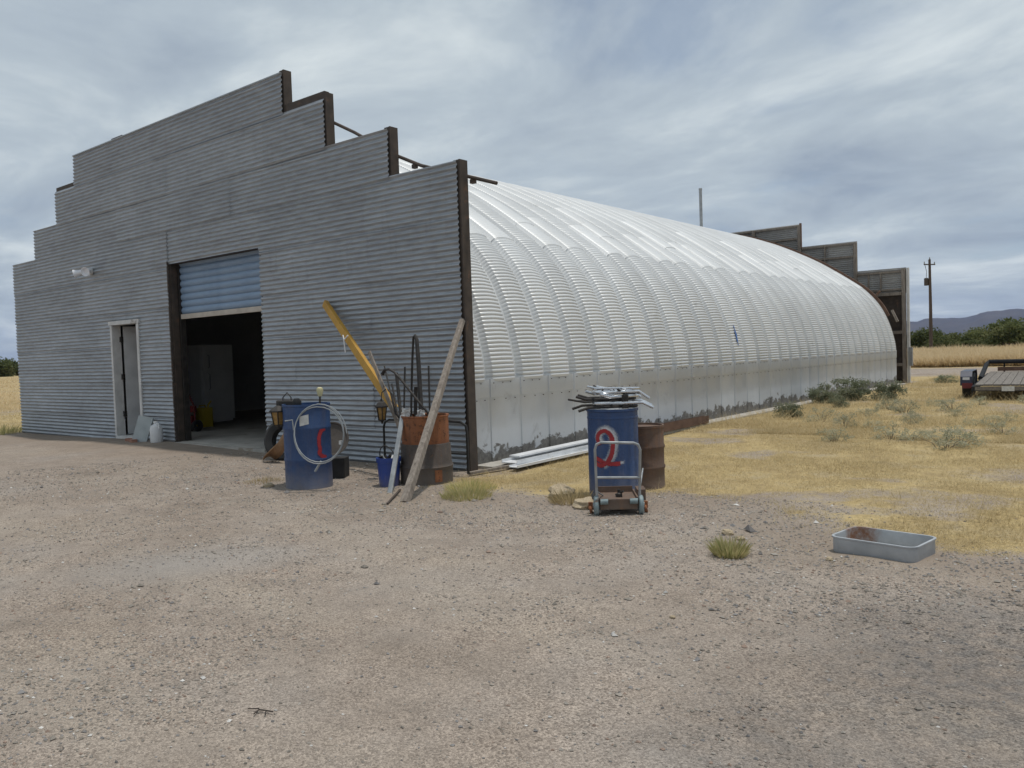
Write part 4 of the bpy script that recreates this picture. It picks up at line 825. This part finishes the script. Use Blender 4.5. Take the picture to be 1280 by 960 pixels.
MB().tube([(-0.2, -0.17, 0.22), (-0.12, 0.1, 0.13)], 0.007, 6).build('brace', MAT['grey_steel'], ct); MB().tube([(0.2, -0.18, 0.25), (0.27, 0.2, 0.36)], 0.008, 6).build('brace', MAT['grey_steel'], ct)
for s in (-1, 1):
    w = MB().lathe([(0.0, -0.02), (0.075, -0.022), (0.088, -0.012), (0.088, 0.012), (0.075, 0.022), (0, 0.02)], 22, (s*0.205, -0.17, 0.09), Matrix.Rotation(R(90), 3, 'Y')).build('wheel', MAT['teal'], ct)
    MB().lathe([(0.0, -0.03), (0.028, -0.03), (0.028, 0.03), (0, 0.03)], 14, (s*0.205, -0.17, 0.09), Matrix.Rotation(R(90), 3, 'Y')).build('hub', MAT['grey_steel'], w)
    MB().lathe([(0.0, -0.035), (0.026, -0.035), (0.026, 0.035), (0, 0.035)], 14, (s*0.135, -0.235, 0.135), Matrix.Rotation(R(90), 3, 'Y')).build('axle_cap', MAT['teal'], ct)
    c = MB().lathe([(0.0, -0.012), (0.035, -0.014), (0.042, 0), (0.035, 0.014), (0, 0.012)], 18, (s*0.255, -0.10, 0.042), Matrix.Rotation(R(75), 3, 'Y')).build('caster', MAT['orange_rust'], ct)
    MB().box(s*0.255-0.02, s*0.255+0.02, -0.115, -0.085, 0.05, 0.11).build('fork', MAT['orange_rust'], c, 0)
    MB().lathe([(0.0, -0.02), (0.06, -0.022), (0.07, 0), (0.06, 0.022), (0, 0.02)], 20, (s*0.205, 0.2, 0.07), Matrix.Rotation(R(90), 3, 'Y')).build('rear_wheel', MAT['dark'], ct)
MB().box(0.19, 0.27, -0.02, 0.20, 0.10, 0.20, 0.01).build('side_bracket', MAT['brown_rust'], ct)
MB().lathe([(0, 0), (0.03, 0), (0.03, 0.03), (0.015, 0.04), (0.015, 0.07), (0, 0.07)], 10, (0.02, 0.0, 0.135)).tube([(-0.01, 0.02, 0.15), (0.06, -0.02, 0.19)], 0.012, 6).build('swivel_bolt', MAT['black_metal'], ct)
# sheets and beams along the side wall
def strip(name, label, cat, m, p0, p1, w, h, grp=None, lip=0.0, z=0.0):
    p0 = Vector(p0); p1 = Vector(p1); mb = MB(); mb.bar(p0, p1, w, h)
    d = (p1-p0).normalized(); sd = Vector((0, 0, 1)).cross(d).normalized()
    if lip:
        for s in (-1, 1): mb.bar(p0 + sd*s*(w/2-0.004) + Vector((0, 0, lip/2+h/2)), p1 + sd*s*(w/2-0.004) + Vector((0, 0, lip/2+h/2)), 0.005, lip)
    return tag(mb.build(name, MAT[m], None, 0), label, cat, grp)
strip('metal_strip', 'widest white metal strip in the stack lying along the side wall', 'strip', 'white_sheet', (0.36, 0.42, 0.06), (0.22, 4.1, 0.07), 0.24, 0.012, 'white metal strips along the side wall', 0.035)
strip('metal_strip', 'white metal strip lying nearest the grass beside the side wall', 'strip', 'white_sheet', (0.53, 0.28, 0.035), (0.46, 3.9, 0.045), 0.13, 0.01, 'white metal strips along the side wall', 0.02)
strip('metal_strip', 'narrow white metal strip on top of the stack by the wall', 'strip', 'white_sheet', (0.28, 0.62, 0.115), (0.16, 3.8, 0.13), 0.16, 0.02, 'white metal strips along the side wall')
strip('wood_batten', 'weathered batten lying at the near end of the white strips', 'batten', 'wood_grey', (0.30, -0.25, 0.02), (0.42, 0.75, 0.03), 0.05, 0.03)
strip('angle_iron', 'long rusty red angle iron lying along the side wall footing', 'beam', 'rust_strip', (0.30, 3.95, 0.10), (0.24, 6.15, 0.09), 0.09, 0.09, None, 0.04)

# ------------------------------------------------------------------ steel tray
def tray():
    c = [Vector((4.93, -1.80, 0)), Vector((5.36, -1.90, 0)), Vector((5.43, -1.48, 0)), Vector((4.94, -1.30, 0))]
    o = thing('steel_tray', 'shallow grey steel tray with rusty inside corner on the dirt', 'tray', (5.16, -1.62, gz(5.16, -1.62)-0.012), R(-8))
    w, d, h, rr = 0.265, 0.19, 0.105, 0.06
    def ring(ins, z):
        q = []
        for (sx, sy, a0) in ((1, 1, 0), (-1, 1, 90), (-1, -1, 180), (1, -1, 270)):
            for k in range(6):
                an = R(a0 + k*18); q.append((sx*(w-rr) + (rr-ins)*math.cos(an), sy*(d-rr) + (rr-ins)*math.sin(an), z))
        return q
    R_ = [ring(0.006, 0), ring(0, 0.012), ring(0, h-0.012), ring(-0.007, h-0.008), ring(-0.007, h), ring(0.008, h), ring(0.010, h-0.01), ring(0.012, 0.012)]
    n = 24; vs = sum(R_, []); fs = [(i*n+k, i*n+(k+1) % n, (i+1)*n+(k+1) % n, (i+1)*n+k) for i in range(len(R_)-1) for k in range(n)]
    MB().add(vs, fs).build('wall', MAT['tray_rusty'], o, 0.9)
    MB().add(ring(0.011, 0.014), [tuple(range(24))]).build('bottom', MAT['concrete'], o, 0)
    return o
t = NT('tray_steel_with_rust'); gn = t.tc.outputs['Object']; sp_ = t.n('ShaderNodeVectorMath', operation='DISTANCE'); t.l(gn, sp_.inputs[0]); sp_.inputs[1].default_value = (-0.22, 0.14, 0.06)
nz_ = t.noise(14, 6, 0.7); mk = t.ramp(t.math('ADD', sp_.outputs['Value'], t.math('MULTIPLY', t.math('SUBTRACT', nz_, 0.5), 0.16)), [(0.08, 1.0), (0.15, 0.0)])
ins = t.n('ShaderNodeSeparateXYZ'); t.l(gn, ins.inputs[0])
cg = t.ramp(t.noise(8, 5, 0.6), [(0.3, (0.33, 0.35, 0.37)), (0.7, (0.45, 0.47, 0.49))])
t.bump(t.noise(40, 4), 0.15, 0.01)
MAT['tray_rusty'] = t.fin(t.mix(t.math('MULTIPLY', mk, t.ramp(t.noise(30, 6, 0.7), [(0.35, 0.35), (0.6, 0.95)])), cg, (0.22, 0.10, 0.05)), 0.55, 0.25)
tr = tray(); tr.scale = (1.02, 1.02, 1.05)

# ------------------------------------------------------------------ flatbed trailer
TL = thing('flatbed_trailer', 'black flatbed trailer with grey plank deck parked on the dry grass', 'trailer', (4.22, 13.35, gz(4.2, 14)), R(5))
TW = 1.0; TLn = 5.0; zb = 0.32; rise = 0.10
def tz(y): return zb + rise*y/TLn
fm = MB()
for s in (-1, 1): fm.bar((s*TW*0.97, 0.0, tz(0)-0.07), (s*TW*0.97, TLn, tz(TLn)-0.07), 0.06, 0.12)
fm.bar((-TW, -0.03, tz(0)-0.065), (TW, -0.03, tz(0)-0.065), 0.05, 0.10, (0, 1, 0)); fm.bar((-TW, TLn, tz(TLn)-0.065), (TW, TLn, tz(TLn)-0.065), 0.05, 0.1, (0, 1, 0))
fm.bar((-0.5, TLn, tz(TLn)-0.06), (0, TLn+1.1, tz(TLn)-0.05), 0.08, 0.08); fm.bar((0.5, TLn, tz(TLn)-0.06), (0, TLn+1.1, tz(TLn)-0.05), 0.08, 0.08)
fm.build('chassis', MAT['trailer_black'], TL, 0)
MB().bar((-TW*0.93, -0.065, tz(0)-0.055), (TW*0.93, -0.065, tz(0)-0.055), 0.018, 0.085, (0, 1, 0)).build('tail_plate', MAT['plank'], TL, 0)
npk = 11; pw = 2*TW*0.93/npk
for k in range(npk):
    x = -TW*0.93 + pw*(k+0.5); MB().bar((x, -0.02, tz(0)+0.015+0.006*random.random()), (x, TLn-0.05, tz(TLn)+0.015+0.006*random.random()), pw-0.012, 0.035).build('plank', MAT['plank'], TL, 0)
rl = MB().tube([(-TW, 2.6, tz(2.6)), (-TW, TLn-0.3, tz(TLn)+0.23), (-TW+0.05, TLn, tz(TLn)+0.30), (TW-0.05, TLn, tz(TLn)+0.30), (TW, TLn-0.3, tz(TLn)+0.23), (TW, 2.6, tz(2.6))], 0.06, 8).build('front_rail', MAT['trailer_black'], TL)
for x in (-0.6, 0, 0.6): MB().bar((x, TLn, tz(TLn)), (x, TLn, tz(TLn)+0.28), 0.04, 0.04).build('rail_post', MAT['trailer_black'], TL, 0)
MB().box(-0.75, 0.9, TLn-0.1, TLn-0.06, tz(TLn)+0.05, tz(TLn)+0.16).build('load_bar', MAT['rust_strip'], TL, 0)
for s in (-1, 1):
    for wy in (0.95, 1.75):
        w = MB().lathe([(0.16, -0.09), (0.25, -0.095), (0.28, -0.07), (0.285, 0), (0.28, 0.07), (0.25, 0.095), (0.16, 0.09)], 26, (s*(TW+0.15), wy, 0.285), Matrix.Rotation(R(90), 3, 'Y')).build('wheel', MAT['dark'], TL)
        MB().lathe([(0, -0.06), (0.15, -0.07), (0.165, -0.08), (0.165, 0.08), (0.15, 0.07), (0, 0.06)], 20, (s*(TW+0.15), wy, 0.285), Matrix.Rotation(R(90), 3, 'Y')).build('rim', MAT['grey_steel'], w)
    P = [(s*(TW+0.15), 0.58, 0.30), (s*(TW+0.15), 0.60, 0.50), (s*(TW+0.15), 0.72, 0.62), (s*(TW+0.15), 1.98, 0.62), (s*(TW+0.15), 2.1, 0.5), (s*(TW+0.15), 2.12, 0.25)]
    f_ = MB()
    for a_, b_ in zip(P[:-1], P[1:]): f_.bar(a_, b_, 0.24, 0.012, (1, 0, 0))
    fo = f_.build('fender', MAT['trailer_blue'], TL, 0)
    MB().box(s*(TW+0.15)-0.07, s*(TW+0.15)+0.07, 0.572, 0.582, 0.43, 0.49).build('sky_glint_patch', MAT['jug'], fo, 0)  # white patch modelled as the sky's reflection on the fender
    MB().box(s*(TW+0.12)-0.11, s*(TW+0.12)+0.10, 0.52, 0.553, 0.24, 0.36).build('tail_light', MAT['red'], TL, 0)
MB().box(-0.42, -0.18, -0.085, -0.078, tz(0)-0.11, tz(0)-0.005).build('licence_plate', MAT['paper'], TL, 0)

# ------------------------------------------------------------------ utility pole
up = thing('utility_pole', 'tall brown wooden utility pole rising behind the far bushes', 'utility pole', (-12.98, 88.6, gz(-12.98, 88.6)-0.3))
MB().tube([(0, 0, 0), (0.02, 0, 5), (-0.02, 0, 10.25)], [0.19, 0.16, 0.12], 10).build('pole', MAT['pole_wood'], up)
MB().bar((-0.55, -0.15, 9.75), (0.55, -0.15, 9.65), 0.10, 0.12).build('cross_arm', MAT['pole_wood'], up, 0)
for x, z in ((-0.5, 9.82), (0.48, 9.72), (0.0, 10.25)): MB().lathe([(0, 0), (0.05, 0), (0.07, 0.08), (0.04, 0.16), (0.05, 0.22), (0, 0.24)], 10, (x, -0.15 if x else 0, z)).build('insulator', MAT['grey_steel'], up)
MB().lathe([(0, 0), (0.2, 0), (0.22, 0.06), (0.22, 0.72), (0.18, 0.8), (0, 0.82)], 14, (-0.36, 0, 7.5)).build('transformer', MAT['dark_rust'], up)
MB().tube([(-0.36, 0, 8.3), (-0.3, -0.1, 9.0), (-0.45, -0.15, 9.7)], 0.025, 6).build('drop_wire', MAT['dark'], up)

# ------------------------------------------------------------------ plants
def leaves(c, s, size, asp, r, tint, up=0.3):
    """triangular-pair leaves at centres c with random orientation"""
    n = len(c); th = r.random(n)*2*math.pi; el = (r.random(n)-0.5)*2.2 + up
    d = np.stack([np.cos(th)*np.cos(el), np.sin(th)*np.cos(el), np.sin(el)], 1)
    q = r.normal(size=(n, 3)); q -= (q*d).sum(1)[:, None]*d; q /= np.linalg.norm(q, axis=1)[:, None]
    L = size*(0.6+0.8*r.random(n))[:, None]; w = L*asp
    v = np.stack([c - d*L*0.5, c + q*w*0.5, c + d*L*0.5, c - q*w*0.5], 1).reshape(-1, 3)
    f = np.arange(4*n).reshape(n, 4); return v, f, np.repeat(tint, 4)
def bush_mesh(seed, n, rad, h, leaf, mat, clumps=22, asp=0.5):
    r = np.random.default_rng(seed)
    cc = []; 
    while len(cc) < clumps:
        p = (r.random(3)-0.5)*2
        if p[0]**2+p[1]**2 < 1 and abs(p[2]) < 1 and p[0]**2+p[1]**2+max(p[2], 0)**2 < 1.05: cc.append(p)
    cc = np.array(cc); cc[:, 0] *= rad; cc[:, 1] *= rad; cc[:, 2] = (cc[:, 2]*0.5+0.5)*h*0.92
    cr = rad*(0.2+0.22*r.random(clumps)); k = r.integers(0, clumps, n); g = r.normal(size=(n, 3))*0.5; ln = np.linalg.norm(g, axis=1)[:, None]; g = g/np.maximum(ln, 1e-6)*np.minimum(ln, 1.2)
    c = cc[k] + g*cr[k][:, None]*np.array([1, 1, 0.75]); c[:, 2] = np.maximum(c[:, 2], 0.02)
    tint = np.clip(0.35*r.random(n) + 0.65*r.random(clumps)[k], 0, 1)
    v, f, tn = leaves(c, 1, leaf, asp, r, tint); return fast_mesh('foliage', v, f, MAT[mat], False, {'tint': tn}), cc
def stems_mesh(cc, seed, r0, n=10):
    mb = MB()
    for p in cc[:n]:
        mb.tube([(p[0]*0.08, p[1]*0.08, -0.1), (p[0]*0.45, p[1]*0.45, p[2]*0.5), tuple(p)], [r0, r0*0.6, r0*0.25], 5)
    return mb.mesh('stems', MAT['stem'])
def plant(name, label, cat, meshes, loc, sc, rot, group=None, parts=('foliage', 'stems')):
    o = thing(name, label, cat, loc, rot, group); o.scale = sc if isinstance(sc, tuple) else (sc,)*3
    for p, me_ in zip(parts, meshes): link(p, me_, o)
    return o
# grey-green shrubs along the wall
B1 = []
for i in range(3):
    f_, cc = bush_mesh(100+i, 4200, 0.5, 0.75, 0.065, 'leaf_grey', 34, 0.42); B1.append((f_, stems_mesh(cc, i, 0.012, 12)))
for i, (x, y, sc, lab) in enumerate(((1.04, 7.95, (0.62, 0.55, 0.60), 'single round grey-green shrub nearest along the side wall'), (0.50, 11.6, (0.75, 0.8, 0.85), 'grey-green shrub at the left of the clump by the wall'), (0.75, 12.75, (1.25, 1.0, 1.0), 'largest grey-green shrub in the clump against the wall'),
                                     (1.55, 12.9, (1.0, 0.9, 0.9), 'grey-green shrub at the right of the clump by the wall'), (1.15, 10.6, (0.5, 0.5, 0.55), 'small grey-green shrub in front of the wall clump'), (1.2, 21.2, (0.9, 0.8, 0.5), 'low grey-green shrub beyond the rear wall corner'))):
    plant('shrub', lab, 'shrub', B1[i % 3], (x, y, gz(x, y)-0.03), tuple(q*0.76 for q in sc), i*1.7, 'grey-green shrubs by the building')
# pale weeds over the dry grass
W1 = []
for i in range(4):
    f_, cc = bush_mesh(140+i, 700, 0.26, 0.30, 0.045, 'leaf_olive', 16, 0.22); W1.append((f_, stems_mesh(cc, i, 0.006, 12)))
wd = [(2.55, 6.34), (2.94, 6.47), (3.55, 5.09), (3.86, 5.0), (3.94, 5.58), (3.69, 9.02), (4.17, 7.58), (4.44, 7.66), (4.5, 4.74), (4.41, 4.23), (4.51, 8.43), (2.67, 9.69), (3.18, 8.04), (3.59, 11.85), (4.3, 12.6), (2.2, 10.4), (2.9, 11.2), (1.9, 7.2), (3.3, 7.3), (4.75, 6.4), (3.0, 4.4), (2.3, 8.7), (3.4, 10.2), (4.9, 10.6)]
NTH = ['nearest'] + [w + ' nearest' for w in 'second third fourth fifth sixth seventh eighth ninth tenth eleventh twelfth thirteenth fourteenth fifteenth sixteenth seventeenth eighteenth nineteenth twentieth twenty-first twenty-second twenty-third twenty-fourth'.split()]
wd.sort(key=lambda q: (Vector((q[0], q[1], 0))-CAM).dot(cz))
for i, (x, y) in enumerate(wd):
    s = 0.55 + 0.55*random.random(); plant('weed', 'pale olive weed clump on the dry grass, %s to the front' % NTH[i], 'weed', W1[i % 4], (x, y, gz(x, y)-0.02), (s*1.15, s, s*0.9), i*2.1, 'pale weeds on the dry grass')
# grass tufts
def tuft_mesh(seed, n, rad, h, mat, w=0.0032, lean=1.0):
    r = np.random.default_rng(seed); a_ = r.random(n)*2*math.pi; q = rad*np.sqrt(r.random(n)); b = np.stack([q*np.cos(a_), q*np.sin(a_), np.zeros(n)-0.01], 1)
    hh = h*(0.35+0.65*r.random(n))*(1-0.55*(q/rad)**2); d = np.stack([np.cos(a_), np.sin(a_), np.zeros(n)], 1)*(lean*hh*(q/rad*0.8+0.3*r.random(n)))[:, None] + r.normal(size=(n, 3))*0.1*hh[:, None]
    tp = b + d; tp[:, 2] = hh; pa = a_ + math.pi/2 + (r.random(n)-0.5)*1.6; s_ = np.stack([np.cos(pa), np.sin(pa), np.zeros(n)], 1)*w
    mid = b*0.5 + tp*0.5; mid[:, 2] += hh*0.08
    v = np.stack([b - s_, b + s_, mid + s_*0.7, tp, mid - s_*0.7], 1).reshape(-1, 3); f = np.arange(5*n).reshape(n, 5)
    return fast_mesh('blades', v, f, MAT[mat], False, {'tint': np.repeat(r.random(n), 5)})
for nm, lab, m, x, y, n, rad, h in (('grass_tuft', 'rounded pale yellow-green grass tuft alone on the gravel', 'leaf_green', 4.36, -2.22, 520, 0.10, 0.155), ('grass_tuft', 'green grass tuft at the corner post of the building', 'leaf_green', 0.95, -0.95, 700, 0.26, 0.13),
                                   ('grass_tuft', 'green and straw grass tuft below the leaning timber', 'leaf_green', 1.25, -1.35, 800, 0.24, 0.13), ('grass_tuft', 'dark green grass tuft at the left end of the front wall', 'leaf_green', -13.6, -0.3, 700, 0.45, 0.28),
                                   ('grass_tuft', 'dry weed tuft between the two tan stones', 'straw', 2.3, -1.05, 500, 0.20, 0.16), ('grass_tuft', 'straw tuft beside the blue drum with hose coil', 'straw', -1.55, -1.75, 220, 0.22, 0.07)):
    o = link(nm, tuft_mesh(int(x*10)+200, n, rad, h, m), None, (x, y, gz(x, y))); tag(o, lab, 'grass', 'grass tufts in the yard')
# short dry grass mat (nobody could count it)
def mat_blades(n, x0, x1, y0, y1, h, w, seed, near=True):
    r = np.random.default_rng(seed); x = x0 + (x1-x0)*r.random(n); y = y0 + (y1-y0)*r.random(n)**(1.5 if near else 1)
    g_, _, _, _ = masks(x, y); k = (r.random(n) < g_*np.clip(3.2*fbm(x*1.7, y*1.7, 91, 4)-0.85, 0.06, 1.1) + 0.004); k &= ~((x < 0.3) & (y > -0.1) & (x > -13.4) & (y < 21.7)); x = x[k]; y = y[k]; n = len(x)
    z = ground_z(x, y); hh = h*(0.3+0.7*r.random(n))*(0.5+fbm(x*0.9, y*0.9, 95, 3)); an = r.random(n)*2*math.pi; ln = hh*(0.4+1.6*r.random(n))
    b = np.stack([x, y, z-0.005], 1); tp = b + np.stack([np.cos(an)*ln, np.sin(an)*ln, hh], 1); pa = an + math.pi/2 + (r.random(n)-0.5)*1.4; s_ = np.stack([np.cos(pa), np.sin(pa), 0*pa], 1)*(w*(0.6+0.8*r.random(n)))[:, None]
    v = np.stack([b - s_, b + s_, tp], 1).reshape(-1, 3); tint = np.clip(0.6*r.random(n)+0.55*fbm(x*1.3, y*1.3, 97, 4)-0.08, 0, 1)
    return v, np.arange(3*n).reshape(n, 3), np.repeat(tint, 3)
def merge(parts):
    V, Fc, T, k = [], [], [], 0
    for v, f, t_ in parts: V.append(v); Fc.append(f+k); T.append(t_); k += len(v)
    return np.concatenate(V), np.concatenate(Fc), np.concatenate(T)
V, Fc, T = merge([mat_blades(420000, 0.2, 9.0, -2.2, 6, 0.034, 0.0026, 1), mat_blades(200000, 0.2, 9.0, 5, 26, 0.06, 0.005, 2), mat_blades(16000, 0.2, 9.0, -2.2, 9, 0.15, 0.0022, 7), mat_blades(22000, 0.2, 9.0, 6, 26, 0.26, 0.004, 8), mat_blades(40000, -34, -13.2, -1.5, 9, 0.10, 0.008, 3)])
tag(link('dry_grass', fast_mesh('dry_grass', V, Fc, MAT['straw'], False, {'tint': T})), 'short dry yellow grass covering the ground beside the building', 'grass', None, 'stuff')
def tall(n, fn, seed):
    r = np.random.default_rng(seed); x, y = fn(r, n); z = ground_z(x, y); hh = np.where(x < -20, 0.3, 0.85)*(0.3+0.7*r.random(n))*np.clip(2.2*fbm(x*0.22, y*0.22, 99, 4)-0.45, 0.12, 2); an = r.random(n)*2*math.pi; ln = hh*(0.4+1.1*r.random(n))
    b = np.stack([x, y, z-0.02], 1); tp = b + np.stack([np.cos(an)*ln, np.sin(an)*ln, hh], 1); d_ = np.hypot(x-CAM.x, y-CAM.y); pa = an + math.pi/2 + (r.random(n)-0.5)*1.4; s_ = np.stack([np.cos(pa), np.sin(pa), 0*pa], 1)*(0.0006*d_)[:, None]
    v = np.stack([b - s_, b + s_, tp], 1).reshape(-1, 3); return v, np.arange(3*n).reshape(n, 3), np.repeat(np.clip(r.random(n)*0.6+0.5*fbm(x*0.2, y*0.2, 98, 4), 0, 1), 3)
def fld_right(r, n):
    q = 37 + 80*r.random(n)**1.5; return -9 - 0.26*(q-37) + (16+0.25*(q-37))*r.random(n), q
def fld_left(r, n):
    q = 22 + 150*r.random(n)**1.5; return -q, 0.5 + q*0.10 + q*0.55*(r.random(n)-0.35)
V, Fc, T = merge([tall(130000, fld_right, 5), tall(60000, fld_left, 6)])
tag(link('tall_dry_grass', fast_mesh('tall_dry_grass', V, Fc, MAT['tall_straw'], False, {'tint': T})), 'tall tan dry grass growing beyond the yard', 'grass', None, 'stuff')
# far mesquite bushes
B2 = []
for i in range(4):
    f_, cc = bush_mesh(180+i, 5200, 2.6, 3.6, 0.30, 'leaf_dark', 30, 0.55); B2.append((f_, stems_mesh(cc, i, 0.09, 14)))
ORD = ['first', 'second', 'third', 'fourth', 'fifth', 'sixth', 'seventh', 'eighth', 'ninth', 'tenth', 'eleventh', 'twelfth', 'thirteenth', 'fourteenth', 'fifteenth', 'sixteenth', 'seventeenth', 'eighteenth', 'nineteenth', 'twentieth', 'twenty-first', 'twenty-second', 'twenty-third', 'twenty-fourth']
def screen_u(x, y): v_ = Vector((x, y, 1)) - CAM; return v_.dot(cx)/v_.dot(cz)
fb = []
for i in range(16):
    y = 90 + 36*((i*0.37) % 1.0); u = i/15.0; x0 = -13.5 - 0.25*(y-89); x = x0 - 4 + 23*u + random.uniform(-0.6, 0.6); fb.append((x, y, (0.5, 0.85, 0.7, 1.0, 0.62, 0.85)[i % 6]*(0.78+0.5*u)))
fb.sort(key=lambda q: screen_u(q[0], q[1]))
for i, (x, y, s) in enumerate(fb):
    plant('mesquite_bush', 'green mesquite bush beyond the tall grass, %s from the left of its row' % ORD[i], 'bush', B2[i % 4], (x, y, gz(x, y)-0.1), (s*1.25, s*1.15, s*0.92), i*1.3, 'mesquite bushes beyond the yard')
fb = []
for i in range(12): fb.append((-190 - 30*((i*0.41) % 1.0), 42 + 6.5*i, 0.9 + 0.4*random.random()))
fb.sort(key=lambda q: -screen_u(q[0], q[1]))
for i, (x, y, s) in enumerate(fb):
    plant('mesquite_bush', 'dark bush on the left skyline, %s from the building edge' % ORD[i], 'bush', B2[i % 4], (x, y, gz(x, y)-0.1), (s*1.4, s*1.4, s), i*1.9, 'bushes on the left skyline')
pp = thing('roadside_marker', 'small dark marker with pale foot standing in the field far left', 'marker', (-110, 35.5, gz(-110, 35.5)))
MB().box(-0.25, 0.25, -0.1, 0.1, 0, 0.6).build('foot', MAT['white_paint'], pp, 0); MB().box(-0.35, 0.35, -0.15, 0.15, 0.6, 1.3, 0.08).build('head', MAT['dark'], pp)

# ------------------------------------------------------------------ loose gravel
def gravel(n, seed):
    r = np.random.default_rng(seed); d = 1.6 + 11.5*r.random(n)**1.35; an = R(141) + R(92)*(r.random(n)-0.5) - R(12); x = CAM.x + d*np.cos(an); y = CAM.y + d*np.sin(an)
    g_, dk, pl, di = masks(x, y); k = (r.random(n) > g_*0.97) & (r.random(n) < 0.10 + 2.6*np.clip(fbm(x*1.0, y*1.0, 121, 4)-0.36, 0, 1) + 0.35*sstep(-4.2, -2.0, y) - 0.35*pl) & (y < -0.08) & ~((x > 4.86) & (x < 5.48) & (y > -1.9) & (y < -1.35))
    x, y, d, dk, di = x[k], y[k], d[k], dk[k], di[k]; n = len(x)
    s = (0.0018 + 0.0062*r.random(n)**2.8)*(1 + d*0.06); big = r.random(n) < 0.02; s[big] *= 2.0; big = r.random(n) < 0.006*sstep(-4.5, -2.5, y); s[big] *= 2.6
    oc = np.array([(1, 0, 0), (0, 1, 0), (-1, 0, 0), (0, -1, 0), (0, 0, 1), (0, 0, -1)], float)
    P = oc[None] * (0.65 + 0.7*r.random((n, 6, 1))) + r.normal(size=(n, 6, 3))*0.16
    rot = r.random(n)*2*math.pi; c, s_ = np.cos(rot), np.sin(rot); X = P[..., 0]*c[:, None] - P[..., 1]*s_[:, None]; Y = P[..., 0]*s_[:, None] + P[..., 1]*c[:, None]
    V = np.stack([X*s[:, None]*1.15 + x[:, None], Y*s[:, None]*0.9 + y[:, None], P[..., 2]*s[:, None]*0.65 + (ground_z(x, y) + s*0.22)[:, None]], -1)
    f = np.array([(0, 1, 4), (1, 2, 4), (2, 3, 4), (3, 0, 4), (1, 0, 5), (2, 1, 5), (3, 2, 5), (0, 3, 5)]); Fc = (f[None] + 6*np.arange(n)[:, None, None]).reshape(-1, 3)
    pal = np.array([(0.28, 0.25, 0.215), (0.24, 0.215, 0.185), (0.235, 0.225, 0.22), (0.36, 0.33, 0.29), (0.17, 0.16, 0.155), (0.30, 0.22, 0.175), (0.55, 0.53, 0.50)])
    w = np.array([0.31, 0.25, 0.18, 0.13, 0.04, 0.06, 0.03]); col = pal[r.choice(7, n, p=w)]*(0.8+0.4*r.random(n))[:, None]*(1 - 0.30*dk)[:, None]
    return V.reshape(-1, 3), Fc, np.repeat(col, 6, 0)
t = NT('gravel_stone'); MAT['gravel'] = t.fin(t.attr('tint', 0), 0.9, 0, 0.2)
V, Fc, T = gravel(200000, 5)
tag(link('gravel', fast_mesh('gravel', V, Fc, MAT['gravel'], False, {'tint': T})), 'loose grey and tan gravel scattered over the yard', 'gravel', None, 'stuff')
# larger loose stones and twigs one can pick out
sm_ = [rock_mesh(20+i, 'rock', (1, 0.8, 0.55)) for i in range(3)]
for i, (x, y, s, lab) in enumerate(((4.08, -1.62, 0.045, 'grey-brown stone at the back of the grass tuft'), (4.22, -1.72, 0.032, 'small stone right behind the grass tuft'), (4.94, -2.02, 0.025, 'pale stone just in front of the steel tray'), (4.62, -3.52, 0.016, 'small white pebble on the open gravel'))):
    o = link('stone', sm_[i % 3], None, (x, y, gz(x, y)+s*0.3), i*1.1); o.scale = (s, s, s); tag(o, lab, 'stone', 'loose stones on the gravel')
tg = MB()
x, y = 3.79, -5.42
for a_, b_ in (((-0.06, -0.01), (-0.015, 0.012)), ((-0.015, 0.012), (0.055, 0.028)), ((-0.015, 0.012), (0.012, -0.03)), ((0.02, 0.02), (0.05, -0.004))):
    tg.tube([(x+a_[0], y+a_[1], gz(x+a_[0], y+a_[1])+0.008), (x+b_[0], y+b_[1], gz(x+b_[0], y+b_[1])+0.012)], 0.0028, 5)
tag(tg.build('twig', MAT['brown_post']), 'small dark broken twig lying on the gravel in the foreground', 'twig')

# ------------------------------------------------------------------ air
hz = NT('haze_air'); hz.t.nodes.remove(hz.b); pv = hz.n('ShaderNodeVolumePrincipled'); pv.inputs['Color'].default_value = (0.34, 0.50, 1.0, 1); pv.inputs['Density'].default_value = 0.00004; pv.inputs['Anisotropy'].default_value = 0.1
hz.l(pv.outputs[0], hz.t.nodes['Material Output'].inputs['Volume'])
HB = max(GX.max(), -GX.min(), GY.max(), -GY.min()) + 300
tag(MB().box(-HB, HB, -HB, HB, -6, 420).build('haze', hz.m, None, 0), 'thin pale air between the yard and the mountains', 'haze', None, 'stuff')
